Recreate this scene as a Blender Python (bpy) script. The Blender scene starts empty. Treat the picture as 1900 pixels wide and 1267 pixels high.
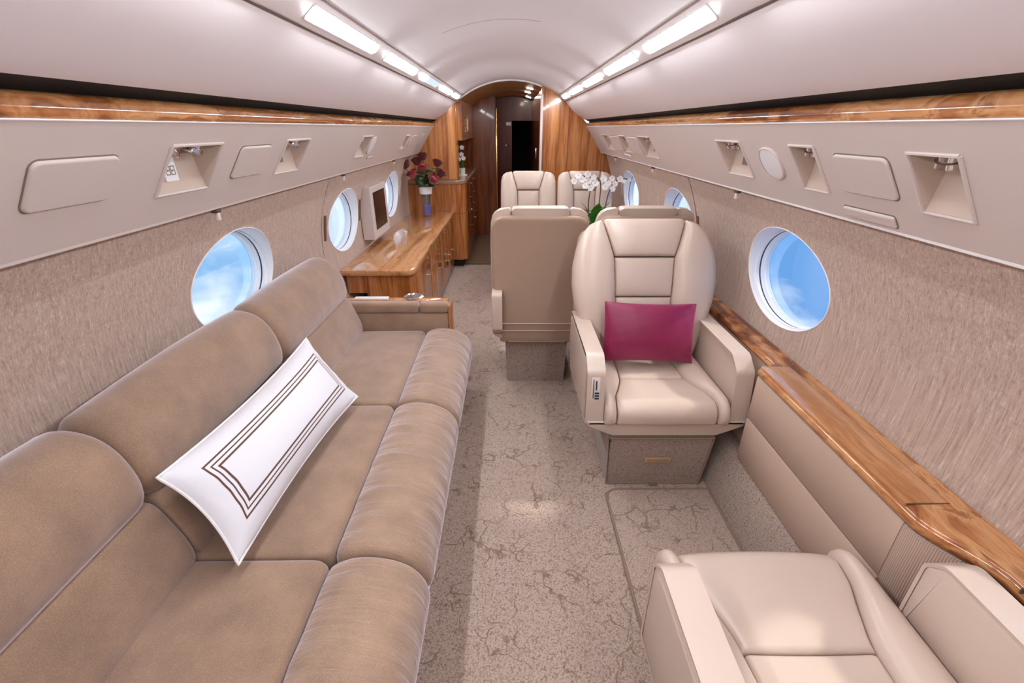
import bpy, bmesh, math, random
from mathutils import Vector, Matrix
random.seed(7)
SC = bpy.context.scene
COL = SC.collection
PI = math.pi

# ------------------------------------------------------------------ helpers
def tag(o, label=None, cat=None, group=None, kind=None):
    if label: o['label'] = label
    if cat: o['category'] = cat
    if group: o['group'] = group
    if kind: o['kind'] = kind
    return o

def empty(name, loc, rz=0.0):
    o = bpy.data.objects.new(name, None)
    o.location = loc
    o.rotation_euler = (0, 0, rz)
    o.empty_display_size = 0.1
    COL.objects.link(o)
    return o

class MB:
    """collects geometry, then links it as ONE mesh object"""
    def __init__(s):
        s.v = []; s.f = []
    def add(s, verts, faces):
        b = len(s.v)
        s.v += [tuple(p) for p in verts]
        s.f += [tuple(i + b for i in q) for q in faces]
        return s
    def from_bm(s, bm):
        bm.verts.index_update()
        s.add([v.co[:] for v in bm.verts], [[v.index for v in f.verts] for f in bm.faces])
        bm.free()
        return s
    def box(s, x0, x1, y0, y1, z0, z1, bev=0.0, seg=2):
        bm = bmesh.new()
        bmesh.ops.create_cube(bm, size=1.0)
        for v in bm.verts:
            v.co = Vector(((x0 + x1) / 2 + v.co.x * (x1 - x0), (y0 + y1) / 2 + v.co.y * (y1 - y0), (z0 + z1) / 2 + v.co.z * (z1 - z0)))
        if bev > 0:
            bmesh.ops.bevel(bm, geom=list(bm.edges), offset=bev, segments=seg, affect='EDGES', profile=0.5)
        return s.from_bm(bm)
    def rings(s, rings, cap0=True, cap1=True, closed=True):
        n = len(rings[0]); b = len(s.v)
        for r in rings: s.v += [tuple(p) for p in r]
        m = n if closed else n - 1
        for i in range(len(rings) - 1):
            for j in range(m):
                k = (j + 1) % n
                s.f.append((b + i * n + j, b + i * n + k, b + (i + 1) * n + k, b + (i + 1) * n + j))
        if closed and cap0: s.f.append(tuple(b + j for j in reversed(range(n))))
        if closed and cap1: s.f.append(tuple(b + (len(rings) - 1) * n + j for j in range(n)))
        return s
    def prism_y(s, prof, y0, y1):
        return s.rings([[(x, y0, z) for x, z in prof], [(x, y1, z) for x, z in prof]])
    def prism_z(s, out, z0, z1, bev=0.0):
        if bev <= 0:
            return s.rings([[(x, y, z0) for x, y in out], [(x, y, z1) for x, y in out]])
        i1 = inset(out, bev); i2 = inset(out, bev * .3)
        return s.rings([[(x, y, z0) for x, y in out], [(x, y, z1 - bev) for x, y in out], [(x, y, z1 - bev * .3) for x, y in i2], [(x, y, z1) for x, y in i1]])
    def lathe(s, prof, c=(0, 0, 0), n=24, ax=(0, 0, 1)):
        q = Vector((0, 0, 1)).rotation_difference(Vector(ax).normalized())
        rs = []
        for r, h in prof:
            rs.append([Vector(c) + q @ Vector((r * math.cos(2 * PI * k / n), r * math.sin(2 * PI * k / n), h)) for k in range(n)])
        return s.rings(rs)
    def tube(s, pts, r, n=8):
        pts = [Vector(p) for p in pts]; rs = []
        up = None
        for i, p in enumerate(pts):
            d = (pts[min(i + 1, len(pts) - 1)] - pts[max(i - 1, 0)]).normalized()
            if up is None or abs(up.dot(d)) > .95:
                up = Vector((0, 0, 1)) if abs(d.z) < .9 else Vector((1, 0, 0))
            a = d.cross(up).normalized(); b = a.cross(d)
            up = b
            rr = r[i] if isinstance(r, (list, tuple)) else r
            rs.append([p + (a * math.cos(2 * PI * k / n) + b * math.sin(2 * PI * k / n)) * rr for k in range(n)])
        return s.rings(rs)
    def build(s, name, m, parent=None, smooth=True, angle=40, uvs=None):
        me = bpy.data.meshes.new(name)
        me.from_pydata(s.v, [], s.f)
        me.validate()
        bm = bmesh.new(); bm.from_mesh(me)
        bmesh.ops.recalc_face_normals(bm, faces=bm.faces)
        bm.to_mesh(me); bm.free()
        if smooth:
            me.polygons.foreach_set('use_smooth', [True] * len(me.polygons))
            try: me.set_sharp_from_angle(angle=math.radians(angle))
            except Exception: pass
        me.materials.append(m)
        if uvs:
            uvl = me.uv_layers.new(name='UVMap')
            for l in me.loops: uvl.data[l.index].uv = uvs[l.vertex_index]
        o = bpy.data.objects.new(name, me)
        COL.objects.link(o)
        if parent: o.parent = parent
        return o

def area2(p):
    return sum(p[i][0] * p[(i + 1) % len(p)][1] - p[(i + 1) % len(p)][0] * p[i][1] for i in range(len(p)))

def inset(p, d):
    n = len(p); sg = 1 if area2(p) > 0 else -1; out = []
    for i in range(n):
        a, b, c = Vector(p[i - 1]), Vector(p[i]), Vector(p[(i + 1) % n])
        e1 = (b - a); e2 = (c - b)
        if e1.length < 1e-9: e1 = e2
        if e2.length < 1e-9: e2 = e1
        e1.normalize(); e2.normalize()
        n1 = Vector((-e1.y, e1.x)) * sg; n2 = Vector((-e2.y, e2.x)) * sg
        m = n1 + n2
        if m.length < 1e-6: m = n1
        m.normalize()
        out.append(tuple(b + m * (d / max(.55, m.dot(n1)))))
    return out

def rpoly(pts, r, n=5):
    """polygon with rounded corners; r a number or one per corner"""
    out = []; N = len(pts)
    for i in range(N):
        rr = r[i] if isinstance(r, (list, tuple)) else r
        a, b, c = Vector(pts[i - 1]), Vector(pts[i]), Vector(pts[(i + 1) % N])
        if rr <= 0: out.append(tuple(b)); continue
        u = (a - b); w = (c - b); l = min(u.length, w.length) * .49
        u.normalize(); w.normalize()
        ang = math.acos(max(-1, min(1, u.dot(w))))
        t = min(rr / max(math.tan(ang / 2), .05), l)
        for k in range(n + 1):
            f = k / n
            p0 = b + u * t; p1 = b + w * t
            out.append(tuple((1 - f) ** 2 * p0 + 2 * f * (1 - f) * b + f * f * p1))
    return out

def rp_in(pts, rads, d, n=6):
    return rpoly(inset(pts, d), [max(.001, q - d) for q in rads], n)

def resample(p, step):
    out = []; N = len(p)
    for i in range(N):
        a, b = Vector(p[i]), Vector(p[(i + 1) % N])
        k = max(1, int(math.ceil((b - a).length / step)))
        for j in range(k): out.append(tuple(a + (b - a) * j / k))
    return out

def spline(pts, n=6, closed=False):
    P = [Vector(p) for p in pts]; out = []; N = len(P)
    rng = N if closed else N - 1
    for i in range(rng):
        g = (lambda k: P[k % N]) if closed else (lambda k: P[max(0, min(N - 1, k))])
        a, b, c, d = g(i - 1), g(i), g(i + 1), g(i + 2)
        for k in range(n):
            t = k / n
            out.append(tuple(.5 * ((2 * b) + (c - a) * t + (2 * a - 5 * b + 4 * c - d) * t * t + (3 * b - a - 3 * c + d) * t ** 3)))
    if not closed: out.append(tuple(P[-1]))
    return out

def soft_panel(mb, outline, thick, r, dome, mapf, step=.02, inner=9, back=True):
    """upholstered panel: outline (u,v) swept in rows along v, rounded rim of radius r, domed face; mapf(u,v,h) -> xyz"""
    n = len(outline)
    y_lo, y_hi = min(q[1] for q in outline), max(q[1] for q in outline)
    def span(y):
        y = max(y_lo + 1e-5, min(y_hi - 1e-5, y)); xs_ = []
        for i in range(n):
            (xa, ya), (xb, yb_) = outline[i], outline[(i + 1) % n]
            if (ya <= y < yb_) or (yb_ <= y < ya): xs_.append(xa + (xb - xa) * (y - ya) / (yb_ - ya))
        return (min(xs_), max(xs_)) if len(xs_) > 1 else (0, 0)
    def spaced(length):
        m_ = max(4, int(length / step)); e = [0, .04, .13, .30, .60, 1.0]
        c = min(r / length, .42)
        return [q * c for q in e] + [c + (1 - 2 * c) * k / m_ for k in range(1, m_)] + [1 - q * c for q in reversed(e)]
    wmax = max(span(y_lo + (y_hi - y_lo) * k / 12)[1] - span(y_lo + (y_hi - y_lo) * k / 12)[0] for k in range(13))
    V = spaced(y_hi - y_lo); U = spaced(wmax)
    arc = lambda e: math.sqrt(max(0, 1 - (1 - min(1, max(0, e))) ** 2))
    top = []
    for v_ in V:
        y = y_lo + (y_hi - y_lo) * v_; xl, xr = span(y); row = []
        for u in U:
            x = xl + (xr - xl) * u
            e1 = min(u, 1 - u) * (xr - xl) / r; e2 = min(v_, 1 - v_) * (y_hi - y_lo) / r
            h = r * (arc(e1) * arc(e2) - 1) + dome * (4 * u * (1 - u)) ** .7 * (4 * v_ * (1 - v_)) ** .45
            row.append((x, y, h))
        top.append(row)
    nr, nc = len(top), len(top[0]); b = len(mb.v)
    for row in top: mb.v += [tuple(mapf(*q)) for q in row]
    for i in range(nr - 1):
        for j in range(nc - 1):
            mb.f.append((b + i * nc + j, b + i * nc + j + 1, b + (i + 1) * nc + j + 1, b + (i + 1) * nc + j))
    rim = [(0, j) for j in range(nc)] + [(i, nc - 1) for i in range(1, nr)] + [(nr - 1, j) for j in range(nc - 2, -1, -1)] + [(i, 0) for i in range(nr - 2, 0, -1)]
    b2 = len(mb.v); m_ = len(rim)
    mb.v += [tuple(mapf(top[i][j][0], top[i][j][1], -thick)) for i, j in rim]
    for k in range(m_):
        i, j = rim[k]; i2, j2 = rim[(k + 1) % m_]
        mb.f.append((b + i * nc + j, b2 + k, b2 + (k + 1) % m_, b + i2 * nc + j2))
    if back:
        b3 = len(mb.v)
        mb.v.append(tuple(sum(mb.v[b2 + k][c] for k in range(m_)) / m_ for c in range(3)))
        for k in range(m_): mb.f.append((b2 + k, b3, b2 + (k + 1) % m_))
    return mb

def soft_y(mb, prof, y0, y1, r, disp=None, step=.03, cap_pull=0.0):
    """closed XZ profile run along Y with rounded ends; disp(x,y,z,i)->(dx,dz)"""
    lay = []
    for k in range(6):
        a = PI / 2 * (1 - k / 5)
        lay.append((y0 + r * (1 - math.sin(a)), r * (1 - math.cos(a))))
    n = max(2, int((y1 - y0 - 2 * r) / step))
    for k in range(1, n): lay.append((y0 + r + (y1 - y0 - 2 * r) * k / n, 0))
    for k in range(6):
        a = PI / 2 * k / 5
        lay.append((y1 - r * (1 - math.sin(a)), r * (1 - math.cos(a))))
    rs = []
    cx_ = sum(p[0] for p in prof) / len(prof); cz_ = sum(p[1] for p in prof) / len(prof)
    rad_ = sum(math.hypot(p[0] - cx_, p[1] - cz_) for p in prof) / len(prof)
    for y, d in lay:
        q = [(cx_ + (x - cx_) * (1 - d / rad_), cz_ + (z - cz_) * (1 - d / rad_)) for x, z in prof]
        ring = []
        for i, (x, z) in enumerate(q):
            dx, dz = disp(x, y, z) if disp else (0, 0)
            ring.append((x + dx, y, z + dz))
        rs.append(ring)
    return mb.rings(rs)

# ------------------------------------------------------------------ materials
def s2l(c):
    return tuple(((x / 255) / 12.92 if x / 255 <= .04045 else ((x / 255 + .055) / 1.055) ** 2.4) for x in c)

class NT:
    def __init__(s, name):
        s.m = bpy.data.materials.new(name); s.m.use_nodes = True
        s.t = s.m.node_tree; s.t.nodes.clear()
        s.out = s.t.nodes.new('ShaderNodeOutputMaterial')
    def n(s, typ, **kw):
        nd = s.t.nodes.new('ShaderNode' + typ)
        for k, v in kw.items():
            if k in nd.inputs: s.put(nd.inputs[k], v)
            else: setattr(nd, k, v)
        return nd
    def put(s, sock, v):
        if hasattr(v, 'links') or isinstance(v, bpy.types.NodeSocket): s.t.links.new(v, sock)
        elif isinstance(v, tuple) and len(v) == 3 and sock.type == 'RGBA': sock.default_value = (*v, 1)
        else: sock.default_value = v
    def coord(s, scale=(1, 1, 1), kind='Object', rot=(0, 0, 0)):
        tc = s.n('TexCoord'); mp = s.n('Mapping')
        s.t.links.new(tc.outputs[kind], mp.inputs['Vector'])
        mp.inputs['Scale'].default_value = scale; mp.inputs['Rotation'].default_value = rot
        return mp.outputs['Vector']
    def noise(s, vec, scale, detail=3, rough=.5, dist=0.0):
        nd = s.n('TexNoise'); s.t.links.new(vec, nd.inputs['Vector'])
        nd.inputs['Scale'].default_value = scale; nd.inputs['Detail'].default_value = detail
        nd.inputs['Roughness'].default_value = rough; nd.inputs['Distortion'].default_value = dist
        return nd.outputs['Fac']
    def ramp(s, fac, stops):
        r = s.n('ValToRGB'); s.t.links.new(fac, r.inputs['Fac'])
        e = r.color_ramp.elements
        while len(e) < len(stops): e.new(.5)
        for el, (p, c) in zip(e, stops):
            el.position = p; el.color = (*c, 1) if len(c) == 3 else c
        return r.outputs['Color']
    def math(s, op, a, b=None):
        m = s.n('Math', operation=op)
        s.put(m.inputs[0], a)
        if b is not None: s.put(m.inputs[1], b)
        return m.outputs[0]
    def mix(s, fac, a, b, mode='MIX'):
        m = s.n('MixRGB', blend_type=mode)
        s.put(m.inputs[0], fac); s.put(m.inputs[1], a); s.put(m.inputs[2], b)
        return m.outputs[0]
    def bump(s, h, strength=.3, dist=.002, prev=None):
        b = s.n('Bump'); s.t.links.new(h, b.inputs['Height'])
        b.inputs['Strength'].default_value = strength; b.inputs['Distance'].default_value = dist
        if prev is not None: s.t.links.new(prev, b.inputs['Normal'])
        return b.outputs['Normal']
    def principled(s, **kw):
        p = s.n('BsdfPrincipled')
        for k, v in kw.items(): s.put(p.inputs[k.replace('_', ' ')], v)
        s.t.links.new(p.outputs[0], s.out.inputs['Surface'])
        return s.m

def plain(name, rgb, rough=.5, metal=0.0, **kw):
    return NT(name).principled(Base_Color=s2l(rgb), Roughness=rough, Metallic=metal, **kw)

def leather(name, rgb, rough=.38, bs=.12):
    t = NT(name); c = t.coord()
    v = t.n('TexVoronoi'); t.t.links.new(c, v.inputs['Vector']); v.inputs['Scale'].default_value = 260
    nz = t.noise(c, 3, 3)
    a = s2l(rgb)
    col = t.ramp(nz, [(.3, tuple(x * .93 for x in a)), (.7, tuple(min(1, x * 1.05) for x in a))])
    return t.principled(Base_Color=col, Roughness=rough, Normal=t.bump(v.outputs['Distance'], bs, .0008), Specular_IOR_Level=.5)

def velvet(name, rgb, wrinkle=False):
    t = NT(name); c = t.coord(); a = s2l(rgb)
    f = t.noise(c, 420, 2, .7); g = t.noise(c, 9, 4, .6)
    sp = t.ramp(f, [(.35, tuple(x * .72 for x in a)), (.55, a), (.74, tuple(min(1, x * 1.55) for x in a))])
    col = t.mix(.45, sp, t.ramp(g, [(.3, tuple(x * .66 for x in a)), (.7, tuple(min(1, x * 1.4) for x in a))]))
    nm = t.bump(f, .25, .0015)
    if wrinkle:
        w = t.noise(t.coord((2.2, 16, 3)), 3.2, 2, .5, .6)
        nm = t.bump(w, .55, .012, nm)
    return t.principled(Base_Color=col, Roughness=.85, Normal=nm, Specular_IOR_Level=.15, Sheen_Weight=1.0, Sheen_Roughness=.45, Sheen_Tint=s2l((235, 228, 238)))

def wood(name, axis, stops, scale=1.0, rough=.12, coat=.6, dist=1.4, swirl=0.0, fine=.26):
    t = NT(name)
    sc = {'x': (.6, 9, 9), 'y': (9, .6, 9), 'z': (9, 9, .5)}[axis]
    c = t.coord(tuple(k * scale for k in sc))
    if swirl:
        w0 = t.noise(t.coord((2.2, 2.2, 2.2)), 2.0, 2, .5)
        ad = t.n('VectorMath', operation='ADD'); t.t.links.new(c, ad.inputs[0])
        cm = t.n('CombineXYZ'); mv = t.math('MULTIPLY', w0, swirl)
        for k in range(3): t.t.links.new(mv, cm.inputs[k])
        t.t.links.new(cm.outputs[0], ad.inputs[1]); c = ad.outputs[0]
    a = t.noise(c, 1.6, 5, .62, dist)
    b = t.noise(c, 9.0, 4, .7, .4)
    fac = t.math('ADD', t.math('MULTIPLY', a, 1 - fine), t.math('MULTIPLY', b, fine))
    col = t.ramp(fac, [(p, s2l(k)) for p, k in stops])
    return t.principled(Base_Color=col, Roughness=rough, Coat_Weight=coat, Coat_Roughness=.04, Specular_IOR_Level=.5)

HONEY = [(.33, (84, 42, 20)), (.41, (134, 76, 40)), (.47, (176, 114, 66)), (.54, (206, 152, 102)), (.59, (150, 90, 48)), (.68, (190, 128, 78))]
BULK = [(.30, (100, 52, 22)), (.42, (146, 84, 40)), (.51, (178, 112, 60)), (.60, (200, 136, 82)), (.74, (150, 88, 44))]
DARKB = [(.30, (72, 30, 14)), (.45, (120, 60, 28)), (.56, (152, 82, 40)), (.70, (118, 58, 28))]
MAHOG = [(.32, (56, 14, 12)), (.5, (98, 28, 22)), (.66, (122, 42, 30))]

M = {}
M['leather'] = leather('cream_leather', (203, 183, 169), .29)
M['leather_tan'] = leather('tan_leather', (166, 139, 121), .42)
M['leather_panel'] = leather('beige_panel_leather', (188, 162, 144), .55, .06)
M['velvet'] = velvet('taupe_velvet', (150, 123, 103))
M['velvet_roll'] = velvet('taupe_velvet_gathered', (157, 130, 110), True)
M['wood_y'] = wood('figured_wood_long', 'y', HONEY, swirl=.6, scale=.62, dist=.9, fine=.15)
M['wood_z'] = wood('figured_wood_upright', 'z', BULK, scale=1.15, dist=.6, rough=.2, coat=.35)
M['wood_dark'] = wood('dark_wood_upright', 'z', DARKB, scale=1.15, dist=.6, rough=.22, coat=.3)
M['wood_top'] = wood('figured_wood_top', 'y', [(.30, (128, 76, 40)), (.42, (176, 118, 70)), (.52, (204, 150, 102)), (.62, (190, 132, 84)), (.74, (150, 94, 52))], scale=.75, rough=.05, coat=1.0, swirl=.35, dist=.5)
M['mahogany'] = wood('mahogany', 'z', MAHOG, scale=1.0, dist=.5, rough=.32, coat=.15)
M['vault_wood'] = plain('golden_brown_vault', (168, 122, 78), .45)
M['white'] = plain('white_plastic', (236, 234, 236), .35)
M['white_ring'] = plain('window_ring_white', (240, 240, 243), .4)
M['slot'] = plain('shade_slot_dark', (38, 42, 54), .6)
M['black'] = plain('black_rim_and_gap_shade', (8, 9, 13), .7)
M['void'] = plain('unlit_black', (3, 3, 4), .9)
M['seam'] = plain('seam_brown', (84, 66, 56), .8)
M['seam_soft'] = plain('seam_taupe', (128, 110, 102), .8)
M['chrome'] = plain('chrome', (225, 225, 228), .12, 1.0)
M['gold'] = plain('gold_metal', (226, 190, 120), .2, 1.0)
M['bronze'] = plain('bronze_bar', (140, 112, 92), .35, .7)
M['screen'] = plain('dark_screen', (40, 30, 32), .15)
M['grille'] = plain('grille_brown', (120, 106, 92), .6, .2)
M['plate'] = plain('brass_plate', (190, 160, 128), .45, .2)
M['ink'] = plain('engraved_letters', (128, 98, 70), .6)
M['stone'] = plain('granite_top', (150, 116, 92), .2)
M['galley'] = plain('galley_floor_brown', (124, 96, 78), .5)
M['toe'] = plain('toe_kick', (30, 18, 14), .6)
M['lens'] = plain('lamp_lens_glass', (235, 240, 240), .1)
M['lens_trim'] = plain('lamp_trim_white', (226, 222, 224), .4)
M['cupmetal'] = plain('brushed_metal', (232, 224, 218), .3, .25)
M['stem'] = plain('flower_stem', (74, 92, 46), .6)
M['leaf'] = NT('rose_leaf').principled(Base_Color=s2l((96, 126, 88)), Roughness=.35)
M['leaf_bright'] = plain('orchid_leaf', (58, 128, 42), .3)
M['rose'] = NT('red_petal').principled(Base_Color=s2l((96, 6, 18)), Roughness=.5, Sheen_Weight=.4)
M['rose_b'] = NT('bright_red_petal').principled(Base_Color=s2l((156, 14, 36)), Roughness=.5, Sheen_Weight=.4)
M['petal'] = plain('white_petal', (250, 248, 248), .5, Subsurface_Weight=.2)
M['pistil'] = plain('orchid_centre', (232, 206, 150), .5)
M['stake'] = plain('orchid_stem_dark', (70, 62, 52), .5)
M['gel'] = plain('blue_vase_gel', (96, 92, 190), .2)
M['label_white'] = plain('white_vase_band', (236, 236, 242), .3)
M['pot_white'] = plain('pale_pot', (222, 210, 200), .4)
M['soil'] = plain('soil', (60, 44, 34), .9)

def glass(name, tint=(1, 1, 1), gl=.9, rough=.02):
    t = NT(name)
    tr = t.n('BsdfTransparent'); tr.inputs['Color'].default_value = (*tint, 1)
    gs = t.n('BsdfGlossy'); gs.inputs['Roughness'].default_value = rough
    fr = t.n('Fresnel'); fr.inputs['IOR'].default_value = 1.45
    mx = t.n('MixShader')
    t.t.links.new(t.math('MULTIPLY', fr.outputs[0], gl), mx.inputs[0])
    t.t.links.new(tr.outputs[0], mx.inputs[1]); t.t.links.new(gs.outputs[0], mx.inputs[2])
    t.t.links.new(mx.outputs[0], t.out.inputs['Surface'])
    return t.m
M['pane'] = glass('window_glass', (.97, .985, 1), .35)
def highlight_glass(name):  # translucent white mixed into clear glass to paint in its bright highlights
    t = NT(name); m0 = glass(name + '_base', (.93, .95, .98), 1.0)
    tr = t.n('BsdfTransparent'); tr.inputs['Color'].default_value = (.95, .96, .98, 1)
    df = t.n('BsdfTranslucent'); df.inputs['Color'].default_value = (.9, .92, .96, 1); gs = t.n('BsdfGlossy'); gs.inputs['Roughness'].default_value = .08
    m1 = t.n('MixShader'); m1.inputs[0].default_value = .16; t.t.links.new(tr.outputs[0], m1.inputs[1]); t.t.links.new(df.outputs[0], m1.inputs[2])
    m2 = t.n('MixShader'); m2.inputs[0].default_value = .14; t.t.links.new(m1.outputs[0], m2.inputs[1]); t.t.links.new(gs.outputs[0], m2.inputs[2])
    t.t.links.new(m2.outputs[0], t.out.inputs['Surface']); bpy.data.materials.remove(m0); return t.m
M['cut_glass'] = highlight_glass('cut_vase_glass')
M['vase'] = glass('vase_glass', (.88, .92, .95), 1.0)

def emit(name, rgb, st):
    t = NT(name); e = t.n('Emission'); e.inputs['Color'].default_value = (*rgb, 1); e.inputs['Strength'].default_value = st
    t.t.links.new(e.outputs[0], t.out.inputs['Surface']); return t.m
LAMP = 34.0
M['lamp'] = emit('lamp_diffuser', (.94, .972, 1.0), LAMP)
M['lamp_blue'] = emit('lamp_half_dim', (.52, .6, .95), .9)
M['spot'] = emit('downlight_glow', (1, .88, .74), 150.0)

def painted(name, rgb, rough=.55, bs=.05):
    t = NT(name); c = t.coord(); n = t.noise(c, 240, 2)
    return t.principled(Base_Color=s2l(rgb), Roughness=rough, Normal=t.bump(n, bs, .001), Specular_IOR_Level=.35)
M['psu'] = painted('panel_beige_grey', (206, 192, 187), .5)
M['ceil'] = painted('ceiling_pale_grey', (218, 210, 213), .6)
M['bin'] = painted('bin_pale_grey', (234, 225, 228), .5)
M['strip'] = painted('strip_pale_grey', (246, 240, 242), .45)
M['niche'] = painted('recess_beige', (196, 176, 162), .5)

def fabric():
    t = NT('woven_wall_fabric')
    a = t.noise(t.coord((1, 1, .022)), 300, 3, .8)
    b = t.noise(t.coord((1, 1, .010)), 130, 3, .75)
    g = t.noise(t.coord((1, .1, 1)), 420, 1)
    f = t.math('ADD', t.math('ADD', t.math('MULTIPLY', a, .50), t.math('MULTIPLY', b, .38)), t.math('MULTIPLY', g, .12))
    col = t.ramp(f, [(.36, s2l((150, 126, 112))), (.47, s2l((180, 156, 143))), (.56, s2l((194, 172, 159))), (.66, s2l((222, 208, 198)))])
    return t.principled(Base_Color=col, Roughness=.62, Normal=t.bump(a, .15, .001), Specular_IOR_Level=.4, Sheen_Weight=.2)
M['fabric'] = fabric()

def ribbed():
    t = NT('ribbed_wall_fabric')
    w = t.n('TexWave', wave_type='BANDS', bands_direction='Y'); t.t.links.new(t.coord(), w.inputs['Vector'])
    w.inputs['Scale'].default_value = 75
    col = t.ramp(w.outputs['Fac'], [(.1, s2l((158, 132, 117))), (.8, s2l((184, 159, 144)))])
    return t.principled(Base_Color=col, Roughness=.7, Normal=t.bump(w.outputs['Fac'], .4, .003))
M['rib'] = ribbed()

def carpet(name, vines=True, tone=1.0, sc=1.0):
    t = NT(name); c = t.coord()
    v = t.n('TexVoronoi'); t.t.links.new(c, v.inputs['Vector']); v.inputs['Scale'].default_value = 210 * sc
    loops = t.ramp(v.outputs['Distance'], [(.0, s2l(tuple(x * tone for x in (190, 173, 162)))), (.5, s2l(tuple(x * tone for x in (164, 145, 134)))), (.95, s2l(tuple(x * tone for x in (112, 95, 87))))])
    big = t.noise(c, 5, 3)
    col = t.mix(t.math('MULTIPLY', big, .35), loops, s2l(tuple(x * tone for x in (160, 138, 125))))
    if vines:
        wob = t.n('TexNoise'); t.t.links.new(c, wob.inputs['Vector']); wob.inputs['Scale'].default_value = 5.5; wob.inputs['Detail'].default_value = 4
        ad = t.n('VectorMath', operation='MULTIPLY_ADD'); t.t.links.new(wob.outputs['Color'], ad.inputs[0])
        ad.inputs[1].default_value = (.30, .30, .30); t.t.links.new(c, ad.inputs[2])
        tot = None
        for sc_e, sc_m, wd in ((6.0, 5.5, .030), (9.5, 8.0, .036)):
            e = t.n('TexVoronoi', feature='DISTANCE_TO_EDGE'); t.t.links.new(ad.outputs[0], e.inputs['Vector']); e.inputs['Scale'].default_value = sc_e
            line = t.ramp(e.outputs['Distance'], [(.0, (1, 1, 1)), (wd * .35, (1, 1, 1)), (wd, (0, 0, 0))])
            msk = t.ramp(t.noise(c, sc_m, 2), [(.49, (0, 0, 0)), (.60, (1, 1, 1))])
            q = t.math('MULTIPLY', line, msk)
            tot = q if tot is None else t.math('MAXIMUM', tot, q)
        col = t.mix(t.math('MULTIPLY', tot, .68), col, s2l(tuple(x * tone for x in (100, 78, 62))))
    return t.principled(Base_Color=col, Roughness=.95, Normal=t.bump(v.outputs['Distance'], -.55, .004), Specular_IOR_Level=.1, Sheen_Weight=.25)
M['carpet'] = carpet('loop_carpet', True, 1.06)
M['carpet_plain'] = carpet('loop_carpet_plain', False, .97)
M['piping'] = plain('carpet_binding', (138, 116, 102), .8)
M['satin'] = NT('raspberry_satin').principled(Base_Color=s2l((130, 20, 68)), Roughness=.42, Sheen_Weight=.5, Sheen_Tint=s2l((230, 120, 170)), Anisotropic=.3)

def pillow_mat(L, W):
    t = NT('white_pillow_striped')
    tc = t.n('TexCoord'); sp = t.n('SeparateXYZ'); t.t.links.new(tc.outputs['UV'], sp.inputs[0])
    u, v = sp.outputs[0], sp.outputs[1]
    du = t.math('MULTIPLY', t.math('MINIMUM', u, t.math('SUBTRACT', 1.0, u)), L)
    dv = t.math('MULTIPLY', t.math('MINIMUM', v, t.math('SUBTRACT', 1.0, v)), W)
    d = t.math('MINIMUM', du, dv)
    m = None
    for c0, hw in ((.058, .0026), (.071, .0021), (.084, .0030)):
        k = t.math('LESS_THAN', t.math('ABSOLUTE', t.math('SUBTRACT', d, c0)), hw)
        m = k if m is None else t.math('MAXIMUM', m, k)
    nz = t.noise(t.coord((1, 1, 1)), 26, 3, .5, .5)
    return t.principled(Base_Color=t.mix(m, s2l((226, 225, 232)), s2l((92, 62, 50))), Roughness=.8, Normal=t.bump(nz, .2, .006), Sheen_Weight=.2)
# ------------------------------------------------------------------ cabin shell
YA, YF = -1.3, 5.04
RC = .8744; ZC = 1.822 - RC
def vault(x0, x1, n, off=0.0):
    out = []
    for k in range(n + 1):
        x = x0 + (x1 - x0) * k / n
        out.append((x, ZC + math.sqrt((RC - off) ** 2 - x * x)))
    return out
def struct(o): return tag(o, kind='structure')

LEAK_HULL = [(1.0, 1.20), (.95, 1.38), (.84, 1.56), (.66, 1.74), (.44, 1.86), (.2, 1.915), (0, 1.93)]  # unseen outer skin added to stop sky light leaking through panel gaps
leak_hull = LEAK_HULL + [(-x, z) for x, z in reversed(LEAK_HULL[:-1])]
vin = vault(-.464, .464, 40)
m = MB()
m.rings([[(x, y, z) for x, z in vin + [(x, z + .006) for x, z in reversed(vin)]] for y in (YA, YF)])
m.rings([[(x, y, z) for x, z in leak_hull] for y in (YA, YF)], closed=False)
struct(m.build('ceiling', M['ceil'], angle=60))
j = [(x, z - .0006) for x, z in vault(-.30, .13, 24)]
m = MB().rings([[(x, 2.35, z) for x, z in j] + [(x, 2.35, z + .004) for x, z in reversed(j)], [(x, 2.353, z) for x, z in j] + [(x, 2.353, z + .004) for x, z in reversed(j)]])
struct(m.build('trim_1', M['seam_soft']))

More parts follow.
